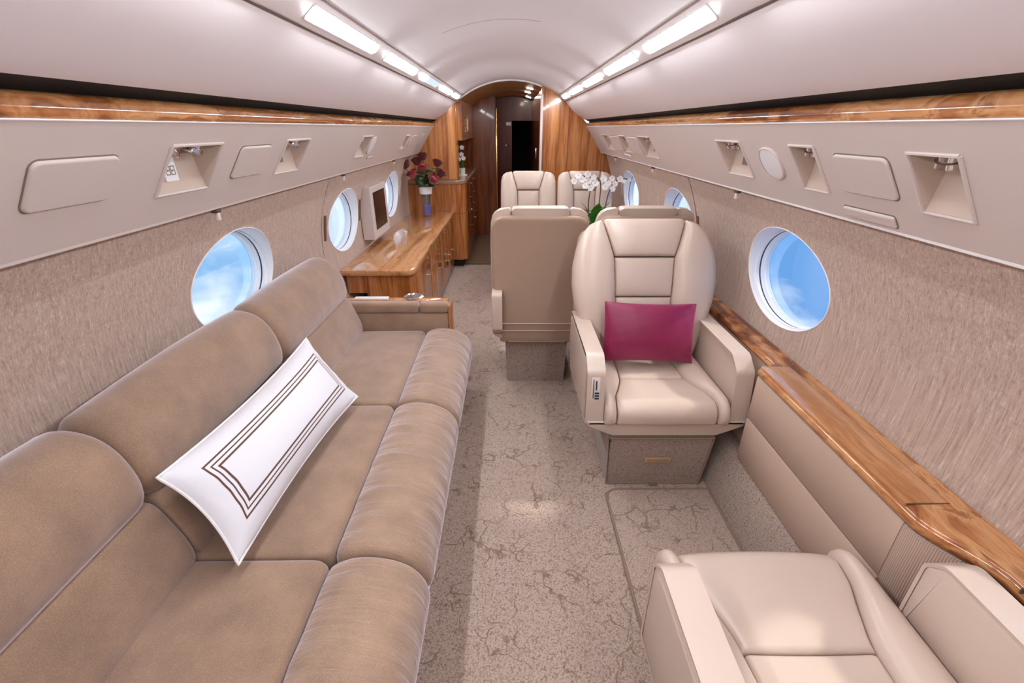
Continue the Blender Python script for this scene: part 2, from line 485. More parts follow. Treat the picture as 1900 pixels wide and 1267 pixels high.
tn = 2
def trim(mb, mat, angle=40):
    global tn
    o = struct(mb.build('trim_%d' % tn, mat, angle=angle)); tn += 1
    return o
for s in (-1, 1):
    P = lambda pts: [(s * x, z) for x, z in pts]
    # lamp strip panel with a small step along both edges
    trim(MB().prism_y(P([(.466, 1.6905), (.470, 1.6845), (.528, 1.6365), (.5335, 1.636), (.55, 1.66), (.49, 1.71)]), YA, YF), M['strip'])
    # long overhead panel, gently bowed
    trim(MB().prism_y(P([(.536, 1.636)] + [(.536 + .191 * f - .010 * math.sin(PI * f), 1.636 - .161 * f - .012 * math.sin(PI * f)) for f in [k / 12 for k in range(1, 12)]] + [(.727, 1.476), (.735, 1.472), (.76, 1.49), (.57, 1.66)]), YA, YF), M['bin'], 50)
    trim(MB().prism_y(P([(.4645, 1.6893), (.4635, 1.6870), (.4668, 1.6845), (.4685, 1.6868)]), YA, YF), M['seam_soft'])
    trim(MB().prism_y(P([(.5295, 1.6352), (.5285, 1.6340), (.5375, 1.6315), (.5380, 1.6335)]), YA, YF), M['seam_soft'])
    # black strip painted for the darkness in the gap above the wood rail
    trim(MB().prism_y(P([(.733, 1.4735), (.792, 1.452), (.80, 1.47), (.745, 1.49)]), YA, YF), M['black'])
    # wood rail
    rail = spline([(.790, 1.4545), (.772, 1.4535), (.758, 1.447), (.7505, 1.434), (.751, 1.421), (.757, 1.4125)], 4) + [(.79, 1.40)]
    trim(MB().prism_y(P(rail), YA, YF), M['wood_y'], 50)

# service panels with recess openings: plane coordinates (Y, t)
PA, PB = Vector((.757, 1.412)), Vector((.918, 1.175))
PD = (PB - PA).normalized(); PN = Vector((-PD.y, PD.x))      # PN points outwards / up on the +X side
PL = (PB - PA).length
def psu(s, y, t, d=0.0):
    q = PA + PD * t + PN * d
    return Vector((s * q.x, y, q.y))
NICHE = {-1: [(1.160, 1.358, .064, .194), (1.767, 1.962, .066, .194), (2.685, 2.862, .069, .188), (3.815, 3.960, .082, .190)],
         1: [(.870, .982, .073, .205), (1.303, 1.411, .072, .206), (1.728, 1.922, .071, .205), (2.872, 3.145, .076, .209), (3.52, 3.71, .082, .205), (4.125, 4.40, .083, .214)]}
for s in (-1, 1):
    m = MB()
    ys = sorted({YA, YF} | {y for n in NICHE[s] for y in n[:2]})
    for a, b in zip(ys, ys[1:]):
        hole = next((n for n in NICHE[s] if abs(n[0] - a) < 1e-6 and abs(n[1] - b) < 1e-6), None)
        spans = [(0, PL)] if not hole else [(0, hole[2]), (hole[3], PL)]
        for t0, t1 in spans:
            m.add([psu(s, a, t0), psu(s, b, t0), psu(s, b, t1), psu(s, a, t1)], [(0, 1, 2, 3)])
    lip = [(.918, 1.175), (.921, 1.1695), (.928, 1.168), (1.02, 1.176)]
    for (x0, z0), (x1, z1) in zip(lip, lip[1:]):
        m.add([(s * x0, YA, z0), (s * x0, YF, z0), (s * x1, YF, z1), (s * x1, YA, z1)], [(0, 1, 2, 3)])
    trim(m, M['psu'], 50)
    trim(MB().prism_y([(s * x, z) for x, z in [(.9165, 1.1765), (.9185, 1.1705), (.924, 1.1685), (.922, 1.176)]], YA, YF), M['white'] if s > 0 else M['psu'])
    # thin pale bead under the wood rail
    trim(MB().prism_y([(s * x, z) for x, z in [(.7555, 1.4135), (.7540, 1.4112), (.756, 1.4095), (.765, 1.4098)]], YA, YF), M['lens_trim'])

WALL = [(.955, 1.205), (.987, 1.13), (1.018, 1.04), (1.043, .95), (1.058, .86), (1.066, .77), (1.066, .68), (1.058, .59), (1.04, .48), (1.012, .35), (.975, .22), (.935, .10), (.90, 0)]
WS = spline(WALL, 6)
def wx(z):
    for (xa, za), (xb, zb) in zip(WS, WS[1:]):
        if za >= z >= zb: return xa + (xb - xa) * (za - z) / (za - zb)
    return WS[0][0] if z > WS[0][1] else WS[-1][0]
WIN_Y = [.455, 1.697, 2.94, 4.175]; WZ = .872; WA, WB = .278, .186; RA, RB = .36, .245  # first position: unseen window pair added to bring in daylight
def win_angles():
    th = math.atan2(RB / WB, RA / WA); out = []
    cs = [-th, th, PI - th, PI + th, 2 * PI - th]
    for a, b, n in ((cs[0], cs[1], 18), (cs[1], cs[2], 18), (cs[2], cs[3], 18), (cs[3], cs[4], 18)):
        out += [a + (b - a) * k / n for k in range(n)]
    return out
ANG = win_angles()
def wall_mesh(s):
    m = MB()
    zs = [z for _, z in WS]; zs = sorted(set(zs + [WZ - RB, WZ + RB]))
    ys = [YA] + [v for y in WIN_Y for v in (y - RA, y + RA)] + [YF if s > 0 else 4.905]
    def strip(ya, yb, zsub):
        v = []; f = []
        for z in zsub: v += [(s * wx(z), ya, z), (s * wx(z), yb, z)]
        for k in range(len(zsub) - 1): f.append((2 * k, 2 * k + 1, 2 * k + 3, 2 * k + 2))
        m.add(v, f)
    for i in range(len(ys) - 1):
        if i % 2 == 0: strip(ys[i], ys[i + 1], zs)
        else:
            strip(ys[i], ys[i + 1], [z for z in zs if z <= WZ - RB + 1e-6]); strip(ys[i], ys[i + 1], [z for z in zs if z >= WZ + RB - 1e-6])
    for y0 in WIN_Y:
        rs = []
        for k in range(9):
            f = k / 8; ring = []
            for a in ANG:
                ey, ez = WA * math.cos(a), WB * math.sin(a)
                q = min((RA + .001) / max(abs(ey), 1e-6), (RB + .001) / max(abs(ez), 1e-6))
                g = 1 + (q - 1) * f
                z = WZ + ez * g
                ring.append((s * wx(z), y0 + ey * g, z))
            rs.append(ring)
        m.rings(rs, cap0=False, cap1=False)
    return m
n_win = 1
for s, side in ((-1, 'left'), (1, 'right')):
    struct(wall_mesh(s).build('wall_' + side, M['fabric'], angle=70))
    for y0 in WIN_Y:
        def ring(sc, d, dz=0):
            return [(s * (wx(WZ + WB * sc * math.sin(a)) * (1 if d < .02 else 0) + (1.058 if d >= .02 else 0) + d), y0 + WA * sc * math.cos(a), WZ + WB * sc * math.sin(a)) for a in ANG]
        fr = MB().rings([ring(1.02, .001), ring(1.018, -.002), ring(1.008, -.003), ring(.998, -.001), ring(.99, .012), ring(.98, .026), ring(.962, .028), ring(.958, .034), ring(.972, .034), ring(.972, .043)], False, False)
        o = struct(fr.build('window_%d' % n_win, M['white_ring'], angle=50))
        MB().rings([ring(.974, .040), ring(.974, .052)], False, False).build('shade_slot', M['slot'], o)
        MB().rings([ring(.975, .049), ring(.964, .050), ring(.962, .055), ring(.956, .056), ring(.954, .062), ring(.948, .063), ring(.946, .085)], False, False).build('window_reveal', M['white_ring'], o, angle=50)
        MB().rings([ring(.953, .064), ring(.953, .068)]).build('pane', M['pane'], o, smooth=False)
        n_win += 1

# panel joints on the side walls and the rear closing wall
for s, yy in ((-1, 2.555), (-1, 3.285), (-1, 4.0), (1, 2.61), (1, 3.83)):
    zs = [1.17 - .56 * k / 24 for k in range(25)]
    w = .0035 if (s, yy) == (1, 2.61) else .0016
    bow = lambda z: .05 * ((z - .88) / .29) ** 2 * (1 if z > .88 else .4)
    v = []; f = []
    for z in zs: v += [(s * (wx(z) - .0012), yy + bow(z) - w, z), (s * (wx(z) - .0012), yy + bow(z) + w, z)]
    for k in range(24): f.append((2 * k, 2 * k + 1, 2 * k + 3, 2 * k + 2))
    trim(MB().add(v, f), M['seam'])
struct(MB().box(-1.1, 1.1, YA - .04, YA, -.02, 1.95).build('wall_back', M['psu']))

# floors
struct(MB().box(-1.12, 1.12, YA - .04, 5.035, -.03, 0).build('floor', M['carpet']))
struct(MB().box(-1.12, 1.12, 5.045, 8.6, -.03, .002).build('floor', M['galley']))
trim(MB().box(-.6, .4, 5.03, 5.05, -.02, .004, .001), M['toe'])
# carpeted kick along the right wall
kick = spline([(.842, 0), (.846, .03), (.858, .09), (.880, .145), (.906, .185), (.93, .20)], 4) + [(.99, .20), (.99, 0)]
struct(MB().prism_y(kick, YA, 5.03).build('baseboard_right', M['carpet_plain'], angle=50))

# forward bulkhead, right of the passage
edge = [(.55, 1.655), (.60, 1.60), (.66, 1.545), (.72, 1.48), (.79, 1.41), (.93, 1.19), (.985, 1.17), (1.02, 1.05), (1.06, .9), (1.075, .7), (1.06, .5), (.9, .0)]
out = [(.30, 0), (.30, ZC + math.sqrt(RC ** 2 - .09) + .01)] + [(x, z + .01) for x, z in vault(.33, .46, 4)] + [(.50, 1.68)] + edge
struct(MB().rings([[(x, 5.04, z) for x, z in out], [(x, 5.09, z) for x, z in out]]).build('wall_front', M['wood_z']))
trim(MB().box(.292, .316, 5.026, 5.095, .0, 1.70, .004), M['psu'])
trim(MB().box(.575, .580, 5.0365, 5.041, .75, 1.60), M['seam'])
# arch ring over the passage
ar = vault(-.50, .30, 30, .002)
trim(MB().tube([(x, 5.035, z) for x, z in ar], .011, 8), M['lens_trim'])
# passage vault, side wall, second bulkhead, vestibule
vv = vault(-.62, .40, 30, .012)
m = MB().rings([[(x, y, z) for x, z in vv] + [(x, y, z + .03) for x, z in reversed(vv)] for y in (5.045, 8.6)])
struct(m.build('ceiling', M['vault_wood'], angle=60))
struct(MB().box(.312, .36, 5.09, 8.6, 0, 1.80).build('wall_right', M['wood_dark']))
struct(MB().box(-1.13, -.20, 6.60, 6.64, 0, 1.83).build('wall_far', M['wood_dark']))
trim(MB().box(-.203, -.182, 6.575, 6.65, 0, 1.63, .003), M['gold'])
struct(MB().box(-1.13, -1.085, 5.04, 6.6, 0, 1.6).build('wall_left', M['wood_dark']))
struct(MB().box(-.30, -.26, 6.64, 7.5, 0, 1.83).build('wall_left', M['mahogany']))
m = MB(); m.box(-.30, .015, 7.5, 7.54, 0, 1.50); m.box(-.30, .40, 7.5, 7.54, 1.495, 1.86)
struct(m.build('wall_far', M['mahogany']))
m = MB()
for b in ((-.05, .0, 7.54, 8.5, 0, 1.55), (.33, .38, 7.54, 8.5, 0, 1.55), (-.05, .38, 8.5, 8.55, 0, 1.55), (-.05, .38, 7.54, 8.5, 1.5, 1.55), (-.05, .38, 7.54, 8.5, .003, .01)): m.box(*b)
struct(m.build('wall_end', M['void']))  # box painted near black for the darkness of the room beyond
# ------------------------------------------------------------------ sofa
sofa = empty('sofa', (-.6, 1.1, 0)); SO = (.6, -1.1, 0)
tag(sofa, 'long taupe velvet sofa with three seats along the window wall', 'sofa')
def sb(mb, name, mat, parent=sofa, **k):
    """parts of the sofa are drawn in cabin coordinates"""
    o = mb.build(name, mat, parent, **k)
    if parent is sofa: o.location = SO
    return o
seams = [.10, .806, 1.508, 2.228]
sb(MB().box(-1.0, -.30, .06, 2.30, .02, .29, .01), 'base', M['velvet'])
skirt = [(-.45, .33), (-.25, .33), (-.222, .30), (-.236, .22), (-.256, .10), (-.272, .012), (-.45, .012)]
sb(MB().prism_y(skirt, .06, 2.34), 'front_skirt', M['velvet'])
seat_prof = rpoly([(-.455, .292), (-.455, .424), (-.86, .418), (-.86, .292)], [.01, .028, .03, .01], 5)
seat_prof = resample(seat_prof, .025)
roll_prof = spline([(-.452, .30), (-.455, .36), (-.450, .408), (-.425, .429), (-.385, .441), (-.335, .440), (-.285, .427), (-.244, .402), (-.218, .366), (-.2075, .325), (-.212, .293), (-.235, .278), (-.30, .275), (-.40, .28)], 3, True)
back_lo = spline([(-.803, .412), (-.789, .432), (-.795, .475), (-.815, .535), (-.838, .590), (-.856, .608), (-.90, .61), (-.97, .58), (-.97, .45), (-.90, .405)], 3, True)
back_up = spline([(-.862, .602), (-.843, .622), (-.838, .660), (-.846, .712), (-.866, .762), (-.900, .800), (-.945, .820), (-.985, .818), (-1.016, .795), (-1.025, .74), (-1.02, .66), (-.98, .60), (-.92, .592)], 3, True)
random.seed(3)
for i in range(3):
    y0, y1 = seams[i] + .003, seams[i + 1] - .003
    ph = [random.uniform(0, 6.28) for _ in range(6)]
    def d_seat(x, y, z):
        if z < .40: return (0, 0)
        u = (y - y0) / (y1 - y0); v = (x + .86) / .405
        return (0, .014 * math.sin(PI * max(0, min(1, u))) ** .6 * math.sin(PI * max(0, min(1, v))) ** .7)
    def d_roll(x, y, z):
        if z < .33: return (0, 0)
        u = (y - y0) / (y1 - y0)
        en = math.sin(PI * max(0, min(1, u))) ** .5
        w = math.sin(y * 74 + ph[0] + 9 * x) * .5 + math.sin(y * 121 + ph[1] - 14 * x) * .35 + math.sin(y * 43 + ph[2]) * .5
        k = max(0, 1 - abs((x + .40) / .10)) ** 1.0
        return (.003 * en * w * (1 if x > -.26 else 0), (.0042 * k * w + .006) * en)
    c = sb(soft_y(MB(), seat_prof, y0, y1, .022, d_seat), 'seat_cushion', M['velvet'])
    soft_y(MB(), roll_prof, y0, y1, .030, d_roll, step=.008).build('front_roll', M['velvet_roll'], c)
    def d_up(x, y, z):
        return (0, .010 * math.sin(PI * max(0, min(1, (y - y0) / (y1 - y0)))) if z > .72 else 0)
    yb = .012
    c = sb(soft_y(MB(), back_up, y0 + yb - .003, y1 + yb + .003, .040, d_up), 'back_cushion', M['velvet'])
    soft_y(MB(), back_lo, y0 + yb, y1 + yb, .022).build('lower_pad', M['velvet'], c)
# far arm with padded top, wooden end panel and narrow wooden shelf behind
arm = sb(MB().box(-.95, -.335, 2.243, 2.292, .25, .512, .01), 'armrest', M['velvet'])
for x0, x1 in ((-.95, -.487), (-.483, -.332)):
    MB().box(x0, x1, 2.236, 2.296, .513, .567, .016, 4).build('arm_pad', M['velvet'], arm)
MB().box(-.333, -.318, 2.24, 2.34, .03, .552, .006).build('end_panel', M['wood_z'], arm)
sh = MB().box(-.97, -.338, 2.296, 2.345, .50, .566, .005).build('rear_shelf', M['wood_top'], arm)
m = MB().lathe([(.0, .566), (.052, .566), (.054, .572), (.046, .574), (.042, .569), (.0, .569)], (-.53, 2.345, 0), 28)
tag(m.build('cup_holder', M['chrome'], arm), 'chrome cup holder ring')
tag(MB().box(-.84, -.66, 2.30, 2.335, .566, .574, .002).build('control_plate', M['white'], arm), 'white control plate')

# ------------------------------------------------------------------ pillows
def pillow_mesh(L, W, T, nu=44, nv=28, pinch=.05, p=.55):
    v = []; f = []; uv = []
    for sgn in (1, -1):
        for i in range(nu + 1):
            for j in range(nv + 1):
                a, b = i / nu * 2 - 1, j / nv * 2 - 1
                h = ((1 - a * a) * (1 - b * b))
                h = max(h, 0) ** p
                x = a * (1 - pinch * (1 - a * a) * 0 - pinch * .6 * (1 - b * b)) * L / 2
                y = b * (1 - pinch * 1.3 * (1 - a * a) * .9) * W / 2
                wr = (.002 * math.sin(a * 23 + b * 6) + .002 * math.sin(b * 19 - a * 9 + 1)) * max(0, 1 - h) ** .7 * (1 if 0 < i < nu and 0 < j < nv else 0)
                v.append((x, y, sgn * (h * T / 2 + wr * .6) + (.001 * sgn)))
                uv.append((i / nu, j / nv))
        b0 = 0 if sgn == 1 else (nu + 1) * (nv + 1)
        for i in range(nu):
            for j in range(nv):
                q = (b0 + i * (nv + 1) + j, b0 + (i + 1) * (nv + 1) + j, b0 + (i + 1) * (nv + 1) + j + 1, b0 + i * (nv + 1) + j + 1)
                f.append(q if sgn == 1 else q[::-1])
    o = (nu + 1) * (nv + 1)
    rim = [i * (nv + 1) for i in range(nu + 1)] + [nu * (nv + 1) + j for j in range(1, nv + 1)] + [i * (nv + 1) + nv for i in range(nu - 1, -1, -1)] + [j for j in range(nv - 1, 0, -1)]
    for k in range(len(rim)):
        a, b = rim[k], rim[(k + 1) % len(rim)]
        f.append((a, a + o, b + o, b))
    return v, f, uv, [v[k] for k in rim]
def place(o, c, ex, ey):
    ex = Vector(ex).normalized(); ey = (Vector(ey) - ex * Vector(ey).dot(ex)).normalized(); ez = ex.cross(ey)
    o.matrix_world = Matrix(((ex.x, ey.x, ez.x, c[0]), (ex.y, ey.y, ez.y, c[1]), (ex.z, ey.z, ez.z, c[2]), (0, 0, 0, 1)))
A, B_, C_, D_ = Vector((-.648, .752, .462)), Vector((-.588, 1.485, .470)), Vector((-.800, 1.613, .657)), Vector((-.800, .799, .685))
cen = (A + B_ + C_ + D_) / 4
L = ((B_ - A).length + (C_ - D_).length) / 2; W = ((D_ - A).length + (C_ - B_).length) / 2
v, f, uv, rim = pillow_mesh(L, W, .165, pinch=.11)
nz_ = ((B_ + C_) - (A + D_)).cross((C_ + D_) - (A + B_)).normalized()
def warp(p):
    a, b = p[0] / L + .5, p[1] / W + .5
    q = A * (1 - a) * (1 - b) + B_ * a * (1 - b) + C_ * a * b + D_ * (1 - a) * b
    return tuple(q - cen + nz_ * p[2])
v = [warp(p) for p in v]; rim = [warp(p) for p in rim]
mb = MB(); mb.v = v; mb.f = f
pil = mb.build('lumbar_pillow', pillow_mat(L, W), None, angle=80, uvs=uv)
tag(pil, 'long white lumbar pillow with brown border stripes on the taupe sofa', 'pillow')
pil.location = cen
MB().tube(rim + rim[:2], .0035, 6).build('piping', M['white'], pil)

v, f, uv, rim = pillow_mesh(.405, .265, .12, 30, 22)
mb = MB(); mb.v = v; mb.f = f
rp = mb.build('throw_pillow', M['satin'], None, angle=80)
tag(rp, 'raspberry satin throw pillow on the cream seat facing the camera', 'pillow')
place(rp, (.609, 1.838, .58), (1, 0, -.03), (0, .30, .95))

# ------------------------------------------------------------------ cabin chairs
def leatherseat(name, label, loc, rz, kx=1.0, recline=17.0, arm_front=.228, plate=True, group=None, seat_y=0.0, control=True, slid=False):
    t = empty(name, loc, rz)
    tag(t, label, 'seat', group)
    w = .318 * kx; L_ = M['leather']; T_ = M['leather_tan']
    # carpeted pedestal
    pw = .20 if kx > .9 else .17
    p = MB().rings([[(-pw, -.20, 0), (pw, -.20, 0), (pw, .205, 0), (-pw, .205, 0)], [(-pw - .012, -.20, .27), (pw + .012, -.20, .27), (pw + .012, .232, .27), (-pw - .012, .232, .27)]])
    ped = p.build('pedestal', M['carpet_plain'], t, smooth=False)
    e = [(-pw, .207, .006), (-pw - .012, .234, .262), (pw + .012, .234, .262), (pw, .207, .006), (-pw, .207, .006)]
    MB().tube(e, .006, 6).build('binding', M['piping'], ped)
    if plate:
        MB().box(-.018, .018, .205, .226, .002, .010, .002).build('latch_tab', M['grille'], ped)
        pl = MB().box(-.055, .055, -.001, .003, -.014, .014, .001).build('name_plate', M['plate'], ped)
        pl.location = (0, .2235, .142); pl.rotation_euler = (math.atan2(-.027, .27), 0, 0)
        cu = bpy.data.curves.new('engraving', 'FONT'); cu.body = 'GULFSTREAM'; cu.size = .0150; cu.align_x = 'CENTER'; cu.align_y = 'CENTER'; cu.extrude = .0002
        tmp = bpy.data.objects.new('lettering_outline', cu); COL.objects.link(tmp)
        me_ = bpy.data.meshes.new_from_object(tmp.evaluated_get(bpy.context.evaluated_depsgraph_get())); bpy.data.objects.remove(tmp)
        me_.materials.clear(); me_.materials.append(M['ink'])
        tx = bpy.data.objects.new('engraved_lettering', me_); COL.objects.link(tx); tx.parent = pl
        tx.location = (0, .0032, 0); tx.rotation_euler = (PI / 2, 0, PI)
    # seat pan
    pan = MB()
    sec = [(-w, .352), (-w, .328), (-w * .66, .282), (w * .66, .282), (w, .328), (w, .352)]
    sec = [(x * .985, z) for x, z in sec]
    pf = .10 if slid else .25
    sec = rpoly(sec, [.004, .02, .02, .02, .02, .004], 3)
    pan.rings([[(x, y, z) for x, z in q] for q, y in ((inset(sec, .012), -.255), (sec, -.245), (sec, pf - .010), (inset(sec, .004), pf - .002), (inset(sec, .012), pf))])
    pan.build('seat_pan', L_, t)
    # seat cushion: centre and two bolsters, bent over the front edge
    yf = .205 + seat_y; R = .055
    def seatmap(x, sx, h):
        zz = .425
        if sx <= yf:
            dip = -.014 * max(0, 1 - (x / .2) ** 2) * max(0, 1 - ((sx + .02) / .25) ** 2)
            return (x, sx, zz + h + dip)
        a = (sx - yf) / R
        if a <= PI / 2: return (x, yf + (R + h) * math.sin(a), zz - R + (R + h) * math.cos(a))
        return (x, yf + R + h, zz - R - (sx - yf - R * PI / 2))
    fe = yf + R * PI / 2 + .030
    seam_ = [(-.235, .128), (-.05, .134), (.03, .142), (.10, .165), (.16, .188), (.22, .197), (fe, .197)]
    seam_ = [(y + seat_y * max(0, (y + .235) / .46), x * kx) for y, x in seam_]
    seam_[-1] = (fe, .197 * kx)
    front = [(x - .0015, y) for y, x in seam_ if y > .015]
    xs = .140 * kx
    c = soft_panel(MB(), [(-xs, .013 + seat_y * .5)] + [(-x, y) for x, y in front] + [(x, y) for x, y in reversed(front)] + [(xs, .013 + seat_y * .5)], .05, .012, .012, seatmap)
    sc_ = c.build('seat_cushion', L_, t, angle=60)
    soft_panel(MB(), rpoly([(-.128 * kx, -.24), (-.137 * kx, .010 + seat_y * .5), (.137 * kx, .010 + seat_y * .5), (.128 * kx, -.24)], .008), .05, .012, .008, seatmap).build('rear_panel', L_, sc_, angle=60)
    ow = .247 * kx
    for s in (-1, 1):
        out = [(s * (x + .0015), y) for y, x in seam_] + [(s * ow, fe), (s * ow, .1), (s * ow, -.06), (s * ow, -.24)]
        soft_panel(MB(), out, .05, .016, .024, seatmap).build('seat_bolster', L_, t, angle=60)
    # arms
    ax0, ax1 = .250 * kx, .320 * kx
    af = arm_front
    apc, apr = [(-.245, .334), (-.315, .39), (-.325, .605), (af - .075, .605), (af - .012, .555), (af + .017, .334)], [.02, .02, .03, .05, .04, .012]
    if slid: apc, apr = [(-.245, .334), (-.315, .39), (-.325, .605), (af - .045, .605), (af - .006, .572), (af - .006, .334)], [.02, .02, .03, .035, .03, .012]
    ap = rpoly(apc, apr, 5)
    for s in (-1, 1):
        rr = .012; rs = []
        xa, xb = (ax0, ax1) if s > 0 else (-ax1, -ax0)
        for k in range(5):
            a = PI / 2 * k / 4
            rs.append([(xa + rr * (1 - math.sin(a)), y, z) for y, z in (inset(ap, rr * (1 - math.cos(a))) if k < 4 else ap)])
        rs[0] = [(xa, y, z) for y, z in inset(ap, rr)]
        for k in range(4, -1, -1):
            a = PI / 2 * k / 4
            rs.append([(xb - rr * (1 - math.sin(a)), y, z) for y, z in (inset(ap, rr * (1 - math.cos(a))) if k < 4 else ap)])
        ar = MB().rings(rs).build('armrest', L_, t, angle=50)
        ip = rpoly(inset(apc, .022), .012, 4); ip2 = rpoly(inset(apc, .025), .010, 4)
        xo = s * (ax1 + .0035)
        MB().rings([[(s * (ax1 - .003), y, z) for y, z in ip], [(xo - s * .001, y, z) for y, z in ip], [(xo, y, z) for y, z in ip2]]).build('side_panel', L_, ar)
        pts = [(s * (ax1 - .006), y, z) for y, z in inset(ap, .0005)]
        if control and s > 0:
            m_ = MB().box(-.0165, .0165, -.002, .004, -.050, .050, .002)
            cp = m_.build('control_panel', M['cupmetal'], ar)
            cp.location = ((ax0 + ax1) / 2, af - .0055, .485); cp.rotation_euler = (math.atan2(.027, .21), 0, 0)
            cp['label'] = 'metal control panel'
            # recessed lever and buttons
            m_ = MB().box(-.004, .001, .003, .0055, -.002, .036); m_.box(.008, .011, .003, .0055, -.036, .042)
            for q in range(3): m_.box(-.013, .004, .003, .0065, -.018 - q * .011, -.012 - q * .011)
            MB_ = m_.build('lever_and_buttons', M['slot'], ar)
            MB_.location = cp.location; MB_.rotation_euler = cp.rotation_euler
    # backrest
    ro = math.radians(recline); yb = -.205; zb = .415
    def backmap(x, sv, h):
        bow = .02 * math.sin(PI * max(0, min(1, sv / .64)))
        d = h + bow - .035 * max(0, (sv - .50) / .14) ** 2 * .6
        return (x, yb - sv * math.sin(ro) + d * math.cos(ro), zb + sv * math.cos(ro) + d * math.sin(ro))
    wide = kx > .9
    if wide:
        hull_ = [(.192, .634), (.245, .612), (.284, .568), (.312, .50), (.328, .42), (.330, .34), (.320, .26), (.298, .17), (.268, .08), (.248, .0)]
        inner_ = [(.192, .634), (.138, .462), (.129, .28), (.122, 0)]
    else:
        hull_ = [(.165, .626), (.205, .622), (.238, .598), (.250, .55), (.254, .45), (.254, .30), (.252, .17), (.246, .08), (.24, .0)]
        inner_ = [(.150, .632), (.098, .468), (.096, .28), (.092, 0)]
    hx, hs = inner_[0]; ix, is_ = inner_[1]; mx_, ms_ = inner_[2]; bx_, bs_ = inner_[3]
    shell = [(-x, y) for x, y in hull_] + [(x, y) for x, y in reversed(hull_)]
    def shellmap(x, sv, h): return backmap(x, sv, h - .012)
    sh_out = [(x * .985, min(y, .600) if y > .0 else y) for x, y in shell]
    # back shell: rear cover with rounded top, stepping in behind the arms
    hw = (.250 if not wide else .305)
    rear = rpoly([(-hw * .84, -.13), (-hw * .84, .165), (-hw, .20), (-hw, .598), (hw, .598), (hw, .20), (hw * .84, .165), (hw * .84, -.13)], [.01, .02, .02, .085, .085, .02, .02, .01], 6)
    def rearmap(x, sv, h): return backmap(x, sv, -.060 - h)
    shl = soft_panel(MB(), rear, .055, .022, .006, rearmap).build('back_shell', T_, t, angle=60)
    for sv in (-.045, .0):
        MB().tube([rearmap(x, sv, .0075) for x in (-hw * .82, -hw * .4, 0, hw * .4, hw * .82)], .0025, 6).build('shell_piping', L_, shl)
    hr = rpoly([(-hx, hs), (hx, hs), (ix, is_ + .003), (-ix, is_ + .003)], [.02, .02, .008, .008], 4)
    hr = [(x, y + (.012 * (1 - (x / hx) ** 2) if y > hs - .03 else 0)) for x, y in hr]
    soft_panel(MB(), hr, .070, .014, .016, lambda x, sv, h: backmap(x, sv, h + .022)).build('headrest', L_, t, angle=60)
    soft_panel(MB(), rpoly([(-ix, is_ - .002), (ix, is_ - .002), (mx_, ms_ + .002), (-mx_, ms_ + .002)], .006), .05, .010, .012, lambda x, sv, h: backmap(x, sv, h + .014)).build('back_panel', L_, t, angle=60)
    soft_panel(MB(), rpoly([(-mx_, ms_ - .002), (mx_, ms_ - .002), (bx_, bs_ - .02), (-bx_, bs_ - .02)], .006), .05, .010, .016, lambda x, sv, h: backmap(x, sv, h + .014)).build('lumbar_panel', L_, t, angle=60)
    for s in (-1, 1):
        o_ = [(s * (x + .0015), y) for x, y in inner_] + [(s * x, y) for x, y in reversed(hull_[1:])]
        soft_panel(MB(), rpoly(o_, .012, 3), .055, .034 if wide else .026, .026 if wide else .014, lambda x, sv, h: backmap(x, sv, h + (.038 if wide else .03))).build('back_bolster', L_, t, angle=60)
    return t
leatherseat('cabin_seat', 'wide cream leather seat facing the camera and holding the raspberry pillow', (.612, 1.735, 0), PI)
leatherseat('cabin_seat', 'nearest cream leather seat, cropped by the bottom edge, its back to the camera', (.620, .56, 0), 0, recline=42, arm_front=.115, slid=True, plate=False, control=False, seat_y=.015)
leatherseat('cabin_seat', 'leather seat seen from behind with a tan back shell beside the aisle', (.147, 2.615, 0), 0, kx=.78, recline=5, plate=False, control=False, group='conference seats')
leatherseat('cabin_seat', 'leather seat mostly hidden behind the one with the raspberry pillow', (.680, 2.615, 0), 0, kx=.78, recline=5, plate=False, control=False, group='conference seats')
leatherseat('cabin_seat', 'far cream leather seat facing the camera next to the aisle and doorway', (.160, 4.13, 0), PI, kx=.78, recline=9, plate=False, control=False, group='conference seats')
leatherseat('cabin_seat', 'far cream leather seat facing the camera behind the white orchid', (.678, 4.13, 0), PI, kx=.78, recline=9, plate=False, control=False, group='conference seats')
# ------------------------------------------------------------------ side ledge along the right wall
def smooth(a, b, x):
    t = max(0, min(1, (x - a) / (b - a))); return t * t * (3 - 2 * t)
def fx(y):
    return .972 - .067 * smooth(.60, .765, y) * (1 - smooth(1.463, 1.493, y))
ys = [YA + .01] + [.4 + .02 * k for k in range(9)] + [.57 + .012 * k for k in range(18)] + [.80, 1.1, 1.40, 1.44] + [1.455 + .006 * k for k in range(16)] + [1.6, 2.5, 3.5, 5.03]
ys = sorted(set(ys))
ledge = empty('side_ledge', (1.0, 1.1, 0)); LO = (-1.0, -1.1, 0)
tag(ledge, 'glossy wood side ledge running along the right wall under the windows', 'ledge')
def lb(mb, name, mat, **k):
    o = mb.build(name, mat, ledge, **k); o.location = LO; return o
rs = []
for y in ys:
    f = fx(y)
    rs.append([(1.056, y, .612), (f + .03, y, .6105), (f + .014, y, .607), (f + .004, y, .599), (f, y, .589), (f + .002, y, .579), (f + .010, y, .572), (f + .03, y, .570), (1.056, y, .57)])
lb(MB().rings(rs), 'ledge_top', M['wood_y'], angle=50)
# folding table leaf let into the wide section
lb(MB().box(.917, 1.017, .791, 1.462, .6085, .6118), 'leaf_gap', M['seam'], smooth=False)
lf = lb(MB().box(.912, 1.0145, .7935, 1.4595, .605, .6131, .001), 'table_leaf', M['wood_top'])
lb(MB().box(.964, 1.0, .575, .578, .60, .6122), 'ledge_joint', M['seam'], smooth=False)
